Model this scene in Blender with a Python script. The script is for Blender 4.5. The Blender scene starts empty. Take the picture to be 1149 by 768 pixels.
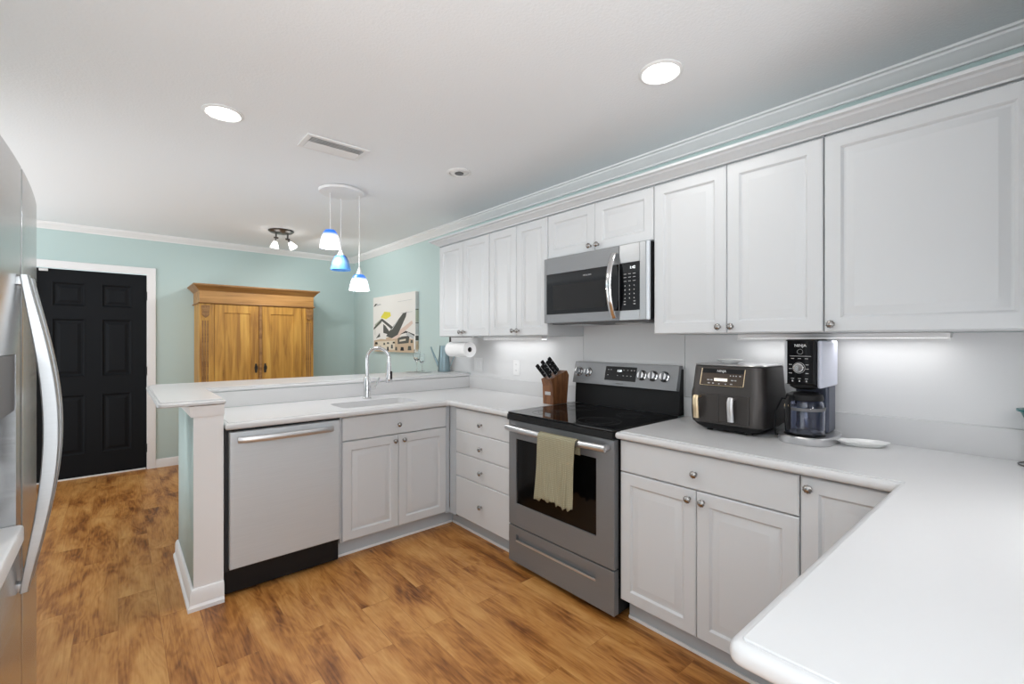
import bpy, bmesh, math, random
from mathutils import Vector, Matrix
random.seed(7)
S = bpy.context.scene
COL = S.collection
PI = math.pi

# ------------------------------------------------------------------ camera, world, exposure
cam_d = bpy.data.cameras.new('camera'); cam = bpy.data.objects.new('camera', cam_d); COL.objects.link(cam)
cam_d.sensor_width = 36; cam_d.sensor_fit = 'HORIZONTAL'; cam_d.lens = 505.84 / 1149 * 36
cam_d.shift_y = -1.75 / 1149; cam_d.clip_start = 0.02
cam.location = (0, 0, 1.3383); cam.rotation_euler = (PI / 2, 0, -math.radians(41.1436))
S.camera = cam
W = bpy.data.worlds.new('daylight'); S.world = W; W.use_nodes = True
# overcast daylight above; extra brightness added below the horizon to light the ceiling
def world_nodes():
    nt = W.node_tree; L = nt.links.new; N = nt.nodes.new
    tc = N('ShaderNodeTexCoord'); sp = N('ShaderNodeSeparateXYZ'); L(tc.outputs['Generated'], sp.inputs[0])
    mr = N('ShaderNodeMapRange'); mr.inputs['From Min'].default_value = -0.06; mr.inputs['From Max'].default_value = 0.06
    L(sp.outputs['Z'], mr.inputs['Value'])
    mx = N('ShaderNodeMix'); mx.data_type = 'RGBA'; L(mr.outputs['Result'], mx.inputs['Factor'])
    mx.inputs['A'].default_value = (2.12, 2.22, 2.28, 1); mx.inputs['B'].default_value = (0.80, 0.86, 0.90, 1)
    bg = nt.nodes['Background']; L(mx.outputs['Result'], bg.inputs[0]); bg.inputs[1].default_value = 1.0
world_nodes()
S.view_settings.view_transform = 'Standard'; S.view_settings.look = 'None'
S.view_settings.gamma = 1; S.view_settings.use_curve_mapping = False
S.view_settings.exposure = 0.24

def area_light(name, loc, rot, sx, sy, power, color=(1, 1, 1), parent=None, shape='RECTANGLE'):
    d = bpy.data.lights.new(name, 'AREA'); d.shape = shape; d.size = sx
    if shape in ('RECTANGLE', 'ELLIPSE'): d.size_y = sy
    d.energy = power; d.color = color
    o = bpy.data.objects.new(name, d); COL.objects.link(o)
    o.location = loc; o.rotation_euler = rot
    if parent: o.parent = parent; o.location = Vector(loc) - parent.location
    return o
# added fill light behind the camera, standing in for daylight
area_light('rear_fill', (-0.35, -2.3, 1.35), (math.radians(100), 0, 0), 2.6, 1.9, 12, (0.95, 0.98, 1))
# added upward fill behind the camera, brightens the ceiling like a bounced flash
area_light('bounce_fill', (-0.1, -0.9, 1.5), (math.radians(168), 0, 0), 0.9, 0.9, 40, (0.95, 0.98, 1))

# ------------------------------------------------------------------ materials
MATS = {}
def new_mat(name):
    m = bpy.data.materials.new(name); m.use_nodes = True; MATS[name] = m
    return m, m.node_tree, m.node_tree.nodes['Principled BSDF']
def pm(name, col, rough=0.5, metal=0.0, spec=0.5, bump=None, **kw):
    m, nt, b = new_mat(name)
    b.inputs['Base Color'].default_value = (*col, 1); b.inputs['Roughness'].default_value = rough
    b.inputs['Metallic'].default_value = metal; b.inputs['Specular IOR Level'].default_value = spec
    for k, v in kw.items(): b.inputs[k.replace('_', ' ')].default_value = v
    if bump:
        sc, st, dist = bump
        tc = nt.nodes.new('ShaderNodeTexCoord'); n = nt.nodes.new('ShaderNodeTexNoise'); n.inputs['Scale'].default_value = sc
        n.inputs['Detail'].default_value = 4
        bp = nt.nodes.new('ShaderNodeBump'); bp.inputs['Strength'].default_value = st; bp.inputs['Distance'].default_value = dist
        nt.links.new(tc.outputs['Object'], n.inputs['Vector']); nt.links.new(n.outputs['Fac'], bp.inputs['Height'])
        nt.links.new(bp.outputs['Normal'], b.inputs['Normal'])
    return m
def emit(name, col, strength):
    m, nt, b = new_mat(name)
    b.inputs['Base Color'].default_value = (0.9, 0.9, 0.9, 1); b.inputs['Emission Color'].default_value = (*col, 1)
    b.inputs['Emission Strength'].default_value = strength
    return m

pm('ceiling_paint', (0.86, 0.88, 0.90), 0.9, bump=(90, 0.35, 0.004))
pm('teal_paint', (0.52, 0.645, 0.63), 0.75, bump=(120, 0.08, 0.002))
pm('white_trim', (0.87, 0.86, 0.86), 0.45)
pm('cabinet_white', (0.63, 0.645, 0.66), 0.38, bump=(6, 0.02, 0.002))
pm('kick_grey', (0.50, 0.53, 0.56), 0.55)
pm('counter_white', (0.64, 0.64, 0.645), 0.32)
pm('splash_white', (0.70, 0.70, 0.705), 0.4, bump=(150, 0.04, 0.001))
pm('black_door_paint', (0.009, 0.010, 0.012), 0.5, spec=0.12)
pm('black_plastic', (0.012, 0.012, 0.013), 0.42, spec=0.22)
pm('black_matte', (0.02, 0.02, 0.022), 0.6)
pm('black_glass', (0.004, 0.004, 0.005), 0.06, spec=0.3)
pm('oven_glass', (0.003, 0.003, 0.003), 0.12, spec=0.25)
pm('screen_glass', (0.022, 0.022, 0.023), 0.35, spec=0.12)
pm('ring_grey', (0.06, 0.06, 0.06), 0.25)
pm('chrome', (0.72, 0.72, 0.73), 0.14, 1.0)
pm('nickel', (0.36, 0.35, 0.34), 0.26, 1.0)
pm('dark_metal', (0.16, 0.155, 0.15), 0.35, 1.0)
pm('iron', (0.05, 0.045, 0.04), 0.5, 0.7)
pm('white_plastic', (0.82, 0.82, 0.82), 0.4)
pm('white_mark', (0.8, 0.8, 0.8), 0.5)
pm('grey_mark', (0.42, 0.42, 0.42), 0.5)
pm('bronze_body', (0.075, 0.068, 0.065), 0.34, 0.6, spec=0.3)
pm('slate_body', (0.075, 0.085, 0.12), 0.35, 0.3)
pm('silver', (0.62, 0.62, 0.63), 0.3, 0.9)
pm('brass', (0.75, 0.60, 0.40), 0.3, 1.0)
pm('bronze_panel', (0.07, 0.052, 0.04), 0.25)
pm('lavender_tank', (0.60, 0.62, 0.72), 0.35)
pm('ceramic', (0.80, 0.80, 0.79), 0.2)
pm('paper', (0.85, 0.85, 0.85), 0.9, bump=(60, 0.3, 0.002))
pm('cardboard_core', (0.10, 0.09, 0.08), 0.9)
pm('dark_grey', (0.14, 0.14, 0.145), 0.5)
pm('can_zinc', (0.30, 0.40, 0.44), 0.32, 0.85)
pm('teal_plastic', (0.02, 0.15, 0.15), 0.3)
pm('art_white', (0.80, 0.79, 0.75), 0.8); pm('art_grey', (0.52, 0.54, 0.53), 0.8)
pm('art_yellow', (0.72, 0.66, 0.08), 0.8); pm('art_dark', (0.09, 0.095, 0.085), 0.8)
pm('art_black', (0.02, 0.02, 0.02), 0.8); pm('art_tan', (0.56, 0.44, 0.31), 0.8)
pm('art_pink', (0.72, 0.58, 0.50), 0.8); pm('art_cream', (0.70, 0.64, 0.52), 0.8)
pm('art_green', (0.42, 0.46, 0.36), 0.8)
emit('lamp_lens', (1, 0.98, 0.95), 9.0)
emit('strip_lens', (1, 1, 1), 1.5)
emit('spot_bulb', (1, 0.97, 0.92), 4.0)
emit('display_glow', (0.9, 0.97, 1.0), 1.2)
emit('amber_glow', (0.75, 0.65, 0.45), 0.5)

def glass(name, col, rough=0.02, ior=1.45):
    m, nt, b = new_mat(name)
    b.inputs['Base Color'].default_value = (*col, 1); b.inputs['Roughness'].default_value = rough
    b.inputs['Transmission Weight'].default_value = 1.0; b.inputs['IOR'].default_value = ior
    return m
glass('clear_glass', (0.95, 0.97, 0.98)); glass('smoked_glass', (0.62, 0.66, 0.80), 0.03)
glass('tint_glass', (0.35, 0.38, 0.52), 0.05)

def stainless(name, col, rough, axis, metal=0.92):
    m, nt, b = new_mat(name)
    b.inputs['Metallic'].default_value = metal
    tc = nt.nodes.new('ShaderNodeTexCoord'); mp = nt.nodes.new('ShaderNodeMapping')
    mp.inputs['Scale'].default_value = axis
    n = nt.nodes.new('ShaderNodeTexNoise'); n.inputs['Scale'].default_value = 1.0; n.inputs['Detail'].default_value = 3
    nt.links.new(tc.outputs['Object'], mp.inputs['Vector']); nt.links.new(mp.outputs['Vector'], n.inputs['Vector'])
    mr = nt.nodes.new('ShaderNodeMapRange'); mr.inputs['To Min'].default_value = rough - 0.05; mr.inputs['To Max'].default_value = rough + 0.06
    nt.links.new(n.outputs['Fac'], mr.inputs['Value']); nt.links.new(mr.outputs['Result'], b.inputs['Roughness'])
    cr = nt.nodes.new('ShaderNodeMix'); cr.data_type = 'RGBA'
    cr.inputs['A'].default_value = (*[c * 0.93 for c in col], 1); cr.inputs['B'].default_value = (*[min(1, c * 1.06) for c in col], 1)
    nt.links.new(n.outputs['Fac'], cr.inputs['Factor']); nt.links.new(cr.outputs['Result'], b.inputs['Base Color'])
    return m
stainless('steel', (0.225, 0.232, 0.242), 0.40, (6, 6, 400), 0.42)
stainless('steel_satin', (0.64, 0.68, 0.715), 0.42, (6, 6, 300), 0.35)
stainless('steel_mid', (0.41, 0.42, 0.43), 0.32, (6, 6, 300), 0.75)
stainless('steel_bright', (0.66, 0.66, 0.67), 0.32, (6, 6, 300))
stainless('steel_fridge', (0.62, 0.63, 0.64), 0.20, (4, 4, 200))

def wood_floor():
    m, nt, b = new_mat('vinyl_plank'); L = nt.links.new; N = nt.nodes.new
    tc = N('ShaderNodeTexCoord'); mp = N('ShaderNodeMapping'); mp.inputs['Rotation'].default_value = (0, 0, PI / 2)
    L(tc.outputs['Object'], mp.inputs['Vector'])
    br = N('ShaderNodeTexBrick'); br.offset = 0.37; br.inputs['Scale'].default_value = 1.0
    br.inputs['Color1'].default_value = (0, 0, 0, 1); br.inputs['Color2'].default_value = (1, 1, 1, 1); br.inputs['Mortar'].default_value = (0.5, 0.5, 0.5, 1)
    br.inputs['Mortar Size'].default_value = 0.0009; br.inputs['Brick Width'].default_value = 0.92; br.inputs['Row Height'].default_value = 0.152
    br.inputs['Mortar Smooth'].default_value = 0.3
    L(mp.outputs['Vector'], br.inputs['Vector'])
    # grain coordinates shifted plank by plank
    sep = N('ShaderNodeSeparateColor'); L(br.outputs['Color'], sep.inputs['Color'])
    mul = N('ShaderNodeMath'); mul.operation = 'MULTIPLY'; mul.inputs[1].default_value = 13.7; L(sep.outputs[0], mul.inputs[0])
    comb = N('ShaderNodeCombineXYZ'); L(mul.outputs[0], comb.inputs['Z']); L(mul.outputs[0], comb.inputs['Y'])
    add = N('ShaderNodeVectorMath'); add.operation = 'ADD'; L(tc.outputs['Object'], add.inputs[0]); L(comb.outputs[0], add.inputs[1])
    m2 = N('ShaderNodeMapping'); m2.inputs['Scale'].default_value = (8.0, 1.5, 1); L(add.outputs[0], m2.inputs['Vector'])
    n1 = N('ShaderNodeTexNoise'); n1.inputs['Scale'].default_value = 1.0; n1.inputs['Detail'].default_value = 3; n1.inputs['Roughness'].default_value = 0.5; n1.inputs['Distortion'].default_value = 0.5
    L(m2.outputs[0], n1.inputs['Vector'])
    # growth rings: contour lines of the slow noise
    k1 = N('ShaderNodeMath'); k1.operation = 'MULTIPLY'; k1.inputs[1].default_value = 70; L(n1.outputs['Fac'], k1.inputs[0])
    k2 = N('ShaderNodeMath'); k2.operation = 'SINE'; L(k1.outputs[0], k2.inputs[0])
    m3 = N('ShaderNodeMapping'); m3.inputs['Scale'].default_value = (150, 7, 1); L(add.outputs[0], m3.inputs['Vector'])
    n3 = N('ShaderNodeTexNoise'); n3.inputs['Scale'].default_value = 1; n3.inputs['Detail'].default_value = 3; L(m3.outputs[0], n3.inputs['Vector'])
    m4 = N('ShaderNodeMapping'); m4.inputs['Scale'].default_value = (8.0, 1.9, 1); m4.inputs['Location'].default_value = (3, 9, 4); L(add.outputs[0], m4.inputs['Vector'])
    n4 = N('ShaderNodeTexNoise'); n4.inputs['Scale'].default_value = 1; n4.inputs['Detail'].default_value = 5; n4.inputs['Roughness'].default_value = 0.55; n4.inputs['Distortion'].default_value = 0.35; L(m4.outputs[0], n4.inputs['Vector'])
    a1 = N('ShaderNodeMath'); a1.operation = 'MULTIPLY_ADD'; a1.inputs[1].default_value = 0.034; L(k2.outputs[0], a1.inputs[0]); L(n4.outputs['Fac'], a1.inputs[2])
    a2 = N('ShaderNodeMath'); a2.operation = 'MULTIPLY_ADD'; a2.inputs[1].default_value = 0.26; L(n3.outputs['Fac'], a2.inputs[0]); L(a1.outputs[0], a2.inputs[2])
    a3 = N('ShaderNodeMath'); a3.operation = 'MULTIPLY_ADD'; a3.inputs[1].default_value = 0.05; L(sep.outputs[0], a3.inputs[0]); L(a2.outputs[0], a3.inputs[2])
    cr = N('ShaderNodeValToRGB'); e = cr.color_ramp.elements
    e[0].position = 0.44; e[0].color = (0.145, 0.045, 0.009, 1); e[1].position = 0.86; e[1].color = (0.62, 0.325, 0.105, 1)
    x = e.new(0.55); x.color = (0.31, 0.115, 0.023, 1); x = e.new(0.67); x.color = (0.48, 0.210, 0.052, 1)
    L(a3.outputs[0], cr.inputs['Fac'])
    mx = N('ShaderNodeMix'); mx.data_type = 'RGBA'; mx.blend_type = 'MULTIPLY'; mx.inputs['B'].default_value = (0.78, 0.74, 0.72, 1)
    L(br.outputs['Fac'], mx.inputs['Factor']); L(cr.outputs['Color'], mx.inputs['A']); L(mx.outputs['Result'], b.inputs['Base Color'])
    b.inputs['Roughness'].default_value = 0.42
    bp = N('ShaderNodeBump'); bp.inputs['Strength'].default_value = 0.12; bp.inputs['Distance'].default_value = 0.002
    L(a2.outputs[0], bp.inputs['Height']); L(bp.outputs['Normal'], b.inputs['Normal'])
wood_floor()

def wood(name, dark, mid, light, scale, rough=0.45):
    m, nt, b = new_mat(name); L = nt.links.new; N = nt.nodes.new
    tc = N('ShaderNodeTexCoord'); mp = N('ShaderNodeMapping'); mp.inputs['Scale'].default_value = scale
    L(tc.outputs['Object'], mp.inputs['Vector'])
    n = N('ShaderNodeTexNoise'); n.inputs['Scale'].default_value = 1; n.inputs['Detail'].default_value = 5; n.inputs['Distortion'].default_value = 0.8
    L(mp.outputs[0], n.inputs['Vector'])
    cr = N('ShaderNodeValToRGB'); e = cr.color_ramp.elements
    e[0].position = 0.3; e[0].color = (*dark, 1); e[1].position = 0.75; e[1].color = (*light, 1); x = e.new(0.5); x.color = (*mid, 1)
    L(n.outputs['Fac'], cr.inputs['Fac']); L(cr.outputs['Color'], b.inputs['Base Color']); b.inputs['Roughness'].default_value = rough
wood('pine', (0.27, 0.115, 0.018), (0.48, 0.235, 0.038), (0.64, 0.36, 0.075), (22, 22, 1.6))
wood('pine_rail', (0.26, 0.12, 0.03), (0.42, 0.21, 0.06), (0.54, 0.30, 0.10), (1.6, 22, 22))
wood('pine_brown', (0.17, 0.075, 0.02), (0.29, 0.14, 0.04), (0.38, 0.20, 0.065), (1.6, 22, 22))
wood('block_wood', (0.10, 0.035, 0.012), (0.19, 0.075, 0.028), (0.28, 0.12, 0.045), (40, 40, 8))

def shade_mat(name, lit):
    # frosted pendant glass, blue at the crown fading to white at the rim; the lit ones glow, a faint glow is added to the unlit one
    m, nt, b = new_mat(name); L = nt.links.new; N = nt.nodes.new
    tc = N('ShaderNodeTexCoord'); sp = N('ShaderNodeSeparateXYZ'); L(tc.outputs['Generated'], sp.inputs[0])
    cr = N('ShaderNodeValToRGB'); e = cr.color_ramp.elements
    if lit:
        e[0].position = 0.58; e[0].color = (0.9, 0.93, 0.98, 1); e[1].position = 0.80; e[1].color = (0.025, 0.14, 0.55, 1)
        b.inputs['Emission Strength'].default_value = 0.85
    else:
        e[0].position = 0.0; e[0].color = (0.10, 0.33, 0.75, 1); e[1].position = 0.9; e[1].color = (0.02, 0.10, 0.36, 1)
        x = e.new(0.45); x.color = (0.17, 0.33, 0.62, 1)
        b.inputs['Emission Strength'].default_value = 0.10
    L(sp.outputs['Z'], cr.inputs['Fac']); L(cr.outputs['Color'], b.inputs['Base Color']); L(cr.outputs['Color'], b.inputs['Emission Color'])
    b.inputs['Roughness'].default_value = 0.2
shade_mat('shade_lit', True); shade_mat('shade_unlit', False)

def towel_mat():
    m, nt, b = new_mat('towel_cloth'); L = nt.links.new; N = nt.nodes.new
    tc = N('ShaderNodeTexCoord'); ck = N('ShaderNodeTexWave'); ck.bands_direction = 'Z'; ck.inputs['Scale'].default_value = 38; ck.inputs['Distortion'].default_value = 1.2
    ck2 = N('ShaderNodeTexWave'); ck2.bands_direction = 'Y'; ck2.inputs['Scale'].default_value = 38; ck2.inputs['Distortion'].default_value = 1.2
    L(tc.outputs['Object'], ck.inputs['Vector']); L(tc.outputs['Object'], ck2.inputs['Vector'])
    mu = N('ShaderNodeMath'); mu.operation = 'MULTIPLY'; L(ck.outputs['Fac'], mu.inputs[0]); L(ck2.outputs['Fac'], mu.inputs[1])
    mx = N('ShaderNodeMix'); mx.data_type = 'RGBA'; mx.inputs['A'].default_value = (0.27, 0.245, 0.155, 1); mx.inputs['B'].default_value = (0.46, 0.43, 0.31, 1)
    L(mu.outputs[0], mx.inputs['Factor']); L(mx.outputs['Result'], b.inputs['Base Color']); b.inputs['Roughness'].default_value = 0.95
    bp = N('ShaderNodeBump'); bp.inputs['Strength'].default_value = 0.5; bp.inputs['Distance'].default_value = 0.003
    L(mu.outputs[0], bp.inputs['Height']); L(bp.outputs['Normal'], b.inputs['Normal'])
towel_mat()

# ------------------------------------------------------------------ mesh helpers
class B:
    def __init__(s): s.bm = bmesh.new(); s.mi = 0; s.mats = []; s.wn = False
    def use(s, mat):
        if mat not in s.mats: s.mats.append(mat)
        s.mi = s.mats.index(mat); return s
    def _done(s):
        for f in s.bm.faces:
            if not f.tag: f.material_index = s.mi; f.tag = True
        return s
    def box(s, x0, x1, y0, y1, z0, z1, bev=0.0, seg=2, M=None):
        vs = [s.bm.verts.new((x, y, z)) for z in (z0, z1) for y in (y0, y1) for x in (x0, x1)]
        fs = [s.bm.faces.new([vs[i] for i in q]) for q in ((0, 2, 3, 1), (4, 5, 7, 6), (0, 1, 5, 4), (2, 6, 7, 3), (0, 4, 6, 2), (1, 3, 7, 5))]
        if bev:
            s.wn = True; ed = list({e for f in fs for e in f.edges})
            r = bmesh.ops.bevel(s.bm, geom=ed, offset=bev, segments=seg, profile=0.5, affect='EDGES')
            vs = list({v for v in vs if v.is_valid} | set(r['verts']))
        if M is not None: bmesh.ops.transform(s.bm, matrix=M, verts=[v for v in vs if v.is_valid])
        return s._done()
    def ringloft(s, rings, close=True, cap0=True, cap1=True):
        R = [[s.bm.verts.new(p) for p in r] for r in rings]
        n = len(R[0])
        for a, b in zip(R, R[1:]):
            for i in range(n if close else n - 1):
                j = (i + 1) % n
                s.bm.faces.new((a[i], a[j], b[j], b[i]))
        if close and cap0: s.bm.faces.new(R[0][::-1])
        if close and cap1: s.bm.faces.new(R[-1])
        return s._done()
    def lathe(s, prof, loc=(0, 0, 0), axis='Z', seg=28, ripple=0.0, M=None, cap=True):
        ax = {'Z': Matrix.Identity(3), 'X': Matrix(((0, 0, 1), (0, 1, 0), (-1, 0, 0))), '-X': Matrix(((0, 0, -1), (0, 1, 0), (1, 0, 0))),
              'Y': Matrix(((1, 0, 0), (0, 0, 1), (0, -1, 0))), '-Y': Matrix(((1, 0, 0), (0, 0, -1), (0, 1, 0)))}[axis] if isinstance(axis, str) else axis
        L = Vector(loc); rings = []
        for r, z in prof:
            ring = []
            for i in range(seg):
                a = 2 * PI * i / seg; rr = max(r, 1e-5) * (1 - (ripple if i % 2 else 0))
                p = ax @ Vector((rr * math.cos(a), rr * math.sin(a), z)) + L
                ring.append(M @ p if M is not None else p)
            rings.append(ring)
        return s.ringloft(rings, True, cap, cap)
    def tube(s, pts, r, seg=10, flat=None, up=None):
        pts = [Vector(p) for p in pts]; rings = []; n = len(pts)
        prev = None
        for i, p in enumerate(pts):
            t = (pts[min(i + 1, n - 1)] - pts[max(i - 1, 0)]).normalized()
            if prev is None:
                a = Vector(up) if up else (Vector((0, 0, 1)) if abs(t.z) < 0.9 else Vector((1, 0, 0)))
            else: a = prev
            u = (a - t * a.dot(t)).normalized(); prev = u; w = t.cross(u)
            rr = r[i] if isinstance(r, (list, tuple)) else r
            ru, rw = (rr, rr) if not flat else (rr * flat[0], rr * flat[1])
            rings.append([p + u * (ru * math.cos(2 * PI * k / seg)) + w * (rw * math.sin(2 * PI * k / seg)) for k in range(seg)])
        return s.ringloft(rings)
    def prism(s, poly, a0, a1, axis='z', bev=0.0, seg=2):
        def P(u, v, a): return {'z': (u, v, a), 'y': (u, a, v), 'x': (a, u, v)}[axis]
        lo = [s.bm.verts.new(P(u, v, a0)) for u, v in poly]; hi = [s.bm.verts.new(P(u, v, a1)) for u, v in poly]
        n = len(poly); fs = [s.bm.faces.new(lo[::-1]), s.bm.faces.new(hi)]
        for i in range(n):
            j = (i + 1) % n; fs.append(s.bm.faces.new((lo[i], lo[j], hi[j], hi[i])))
        if bev:
            s.wn = True
            bmesh.ops.bevel(s.bm, geom=list({e for f in fs for e in f.edges}), offset=bev, segments=seg, profile=0.5, affect='EDGES')
        return s._done()
    def slab(s, outline, z0, z1, bev=0.0, holes=()):
        s.wn = True; c = bpy.data.curves.new('tmp', 'CURVE'); c.dimensions = '2D'; c.fill_mode = 'BOTH'
        for loop in [outline] + list(holes):
            sp = c.splines.new('POLY'); sp.points.add(len(loop) - 1); sp.use_cyclic_u = True
            for p, (x, y) in zip(sp.points, loop): p.co = (x, y, 0, 1)
        c.extrude = (z1 - z0) / 2 - bev; c.bevel_depth = bev; c.bevel_resolution = 2; c.offset = -bev
        o = bpy.data.objects.new('tmp', c); me = bpy.data.meshes.new_from_object(o)
        me.transform(Matrix.Translation((0, 0, (z0 + z1) / 2)))
        s.bm.from_mesh(me); bpy.data.objects.remove(o); bpy.data.curves.remove(c); bpy.data.meshes.remove(me)
        bmesh.ops.remove_doubles(s.bm, verts=s.bm.verts[:], dist=1e-5)
        for f in s.bm.faces: f.tag = False
        return s._done()
    def panel(s, o, u, v, n, w, h, t, rings):
        """door slab: back at -t, front shaped by rings of (inset, height)"""
        s.wn = True; o, u, v, n = map(Vector, (o, u, v, n))
        def rect(i, d): return [o + u * a + v * b + n * d for a, b in ((i, i), (w - i, i), (w - i, h - i), (i, h - i))]
        return s.ringloft([rect(0, -t)] + [rect(i, d) for i, d in rings])
    def sweep(s, path, prof, side=1):
        """profile (out, z) along a 2-D path with mitred corners"""
        path = [Vector(p) for p in path]; n = len(path); rings = []
        def nrm(a, b): d = (b - a).normalized(); return Vector((d.y, -d.x)) * side
        for i, p in enumerate(path):
            if i == 0: m = nrm(path[0], path[1])
            elif i == n - 1: m = nrm(path[-2], path[-1])
            else:
                a, b = nrm(path[i - 1], p), nrm(p, path[i + 1]); m = (a + b); m = m / m.dot(a)
            rings.append([(p.x + m.x * o, p.y + m.y * o, z) for o, z in prof])
        return s.ringloft(rings)
    def build(s, name, mat=None, parent=None, smooth=35, origin=None, mods=()):
        bm = s.bm
        bmesh.ops.recalc_face_normals(bm, faces=bm.faces[:])
        org = Vector(origin) if origin is not None else (parent_origin(parent) if parent else None)
        if org is None:
            xs = [v.co for v in bm.verts]
            org = Vector(((min(v.x for v in xs) + max(v.x for v in xs)) / 2, (min(v.y for v in xs) + max(v.y for v in xs)) / 2, min(v.z for v in xs)))
        if not parent or origin is not None or True:
            bmesh.ops.translate(bm, vec=-org, verts=bm.verts[:])
        me = bpy.data.meshes.new(name); bm.to_mesh(me); bm.free()
        for m in ([mat] if mat else s.mats): me.materials.append(MATS[m])
        if smooth:
            for p in me.polygons: p.use_smooth = True
            me.set_sharp_from_angle(angle=math.radians(smooth))
        ob = bpy.data.objects.new(name, me); COL.objects.link(ob)
        if s.wn and smooth:
            w = ob.modifiers.new('weighted_normals', 'WEIGHTED_NORMAL'); w.keep_sharp = True; w.weight = 80
        if parent: ob.parent = parent; ob.location = org - parent_origin(parent)
        else: ob.location = org
        return ob
def parent_origin(p):
    o = Vector((0, 0, 0))
    while p: o = o + Vector(p.location); p = p.parent
    return o
def tag(o, label, cat, group=None, kind=None):
    if label: o['label'] = label
    if cat: o['category'] = cat
    if group: o['group'] = group
    if kind: o['kind'] = kind
    return o
def thing(name, label, cat, loc, group=None):
    o = bpy.data.objects.new(name, None); o.empty_display_size = 0.05; COL.objects.link(o); o.location = loc
    return tag(o, label, cat, group)
def struct(o, label, cat): return tag(o, label, cat, None, 'structure')
def text(body, size, loc, u, v, mat, parent, name, label=None, ext=0.0006):
    c = bpy.data.curves.new('tmp', 'FONT'); c.body = body; c.size = size; c.align_x = 'CENTER'; c.align_y = 'CENTER'; c.extrude = ext
    o = bpy.data.objects.new('tmp', c); me = bpy.data.meshes.new_from_object(o)
    u, v = Vector(u).normalized(), Vector(v).normalized(); n = u.cross(v)
    M = Matrix((u, v, n)).transposed().to_4x4()
    me.transform(M); me.transform(Matrix.Translation(Vector(loc) - parent_origin(parent)))
    bpy.data.objects.remove(o); bpy.data.curves.remove(c)
    me.materials.clear(); me.materials.append(MATS[mat]); me.name = name
    ob = bpy.data.objects.new(name, me); COL.objects.link(ob); ob.parent = parent
    if label: ob['label'] = label
    return ob

# ------------------------------------------------------------------ room shell
XW, YB, ZC = 2.42, 6.03, 2.44
struct(B().box(-1.6, 2.6, -1.3, 6.2, -0.06, 0).build('floor', 'vinyl_plank', smooth=0, origin=(0, 0, 0)), 'orange-brown wood-look vinyl plank floor', 'floor')
struct(B().box(-2.2, 2.6, -2.6, 6.2, ZC, ZC + 0.06).build('ceiling', 'ceiling_paint', smooth=0), 'white textured ceiling with recessed lights', 'ceiling')
# back wall with an opening for the black door
DX0, DX1, DZ = -0.60, 0.236, 2.03
wb = B().box(-1.12, DX0, YB, YB + 0.12, 0, ZC).box(DX1, XW + 0.1, YB, YB + 0.12, 0, ZC).box(DX0, DX1, YB, YB + 0.12, DZ, ZC)
struct(wb.build('wall_back', 'teal_paint', smooth=0), 'pale teal wall behind the pine wardrobe and black door', 'wall')
struct(B().box(XW, XW + 0.1, -0.48, YB + 0.12, 0, ZC).build('wall_right', 'teal_paint', smooth=0), 'teal wall carrying the wall cabinets and the picture', 'wall')
struct(B().box(-1.12, -1.0, 1.0, 3.0, 0, ZC).build('wall_left', 'teal_paint', smooth=0), 'teal wall behind the refrigerator', 'wall')
struct(B().box(0.72, XW, -0.48, -0.38, 0, ZC).build('wall_near', 'splash_white', smooth=0), 'white wall at the end of the near counter', 'wall')
crown = [(0, ZC - 0.058), (0.014, ZC - 0.058), (0.016, ZC - 0.050), (0.028, ZC - 0.044), (0.050, ZC - 0.029), (0.068, ZC - 0.020), (0.072, ZC - 0.012), (0.086, ZC - 0.010), (0.088, ZC - 0.001), (0, ZC - 0.001)]
struct(B().sweep([(-1.12, YB), (XW, YB), (XW, -0.38), (0.72, -0.38)], crown, 1).build('trim_1', 'white_trim', smooth=25), 'white crown moulding along the top of the walls', 'moulding')
# door
dr = thing('door_1', 'black six-panel door in a white casing at the end of the hall', 'door', ((DX0 + DX1) / 2, YB, 0)); dr['kind'] = 'structure'
def six_panel(b, x0, x1, z0, z1, yf, t):
    xs = [x0, x0 + 0.115, x0 + 0.115 + 0.235, x1 - 0.115 - 0.235, x1 - 0.115, x1]
    zs = [z0, z0 + 0.22, z0 + 0.80, z0 + 0.95, z0 + 1.56, z0 + 1.66, z1 - 0.115, z1]
    zs = [z0, z0 + 0.21, z0 + 0.80, z0 + 0.97, z0 + 1.54, z0 + 1.655, z1 - 0.12, z1]
    for i in range(5):
        for k in range(7):
            xa, xb, za, zb = xs[i], xs[i + 1], zs[k], zs[k + 1]
            def rect(q, d): return [(xa + q, yf - d, za + q), (xb - q, yf - d, za + q), (xb - q, yf - d, zb - q), (xa + q, yf - d, zb - q)]
            if i in (1, 3) and k in (1, 3, 5):
                b.ringloft([rect(0, 0), rect(0.006, 0.002), rect(0.022, -0.012), rect(0.034, -0.012), rect(0.058, -0.003)], True, False, True)
            else: b.ringloft([rect(0, 0)], True, False, True)
    b.box(x0, x1, yf + 0.0135, yf + t, z0, z1)
db = B(); six_panel(db, DX0 + 0.012, DX1 - 0.012, 0.012, DZ - 0.012, YB + 0.03, 0.035)
db.build('door_leaf', 'black_door_paint', dr, smooth=20)
cs = B()
cprof = [(0, 0), (0, 0.012), (0.012, 0.018), (0.050, 0.016), (0.058, 0.010), (0.058, 0)]
for x0, x1 in ((DX0 - 0.062, DX0 + 0.008), (DX1 - 0.008, DX1 + 0.062)): cs.box(x0, x1, YB - 0.018, YB, 0, DZ + 0.062, 0.004)
cs.box(DX0 - 0.062, DX1 + 0.062, YB - 0.019, YB, DZ - 0.008, DZ + 0.062, 0.004)
for x in (DX0, DX1): cs.box(x - 0.011 if x > 0 else x, x if x > 0 else x + 0.011, YB, YB + 0.1, 0, DZ)
cs.build('casing', 'white_trim', dr)
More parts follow.
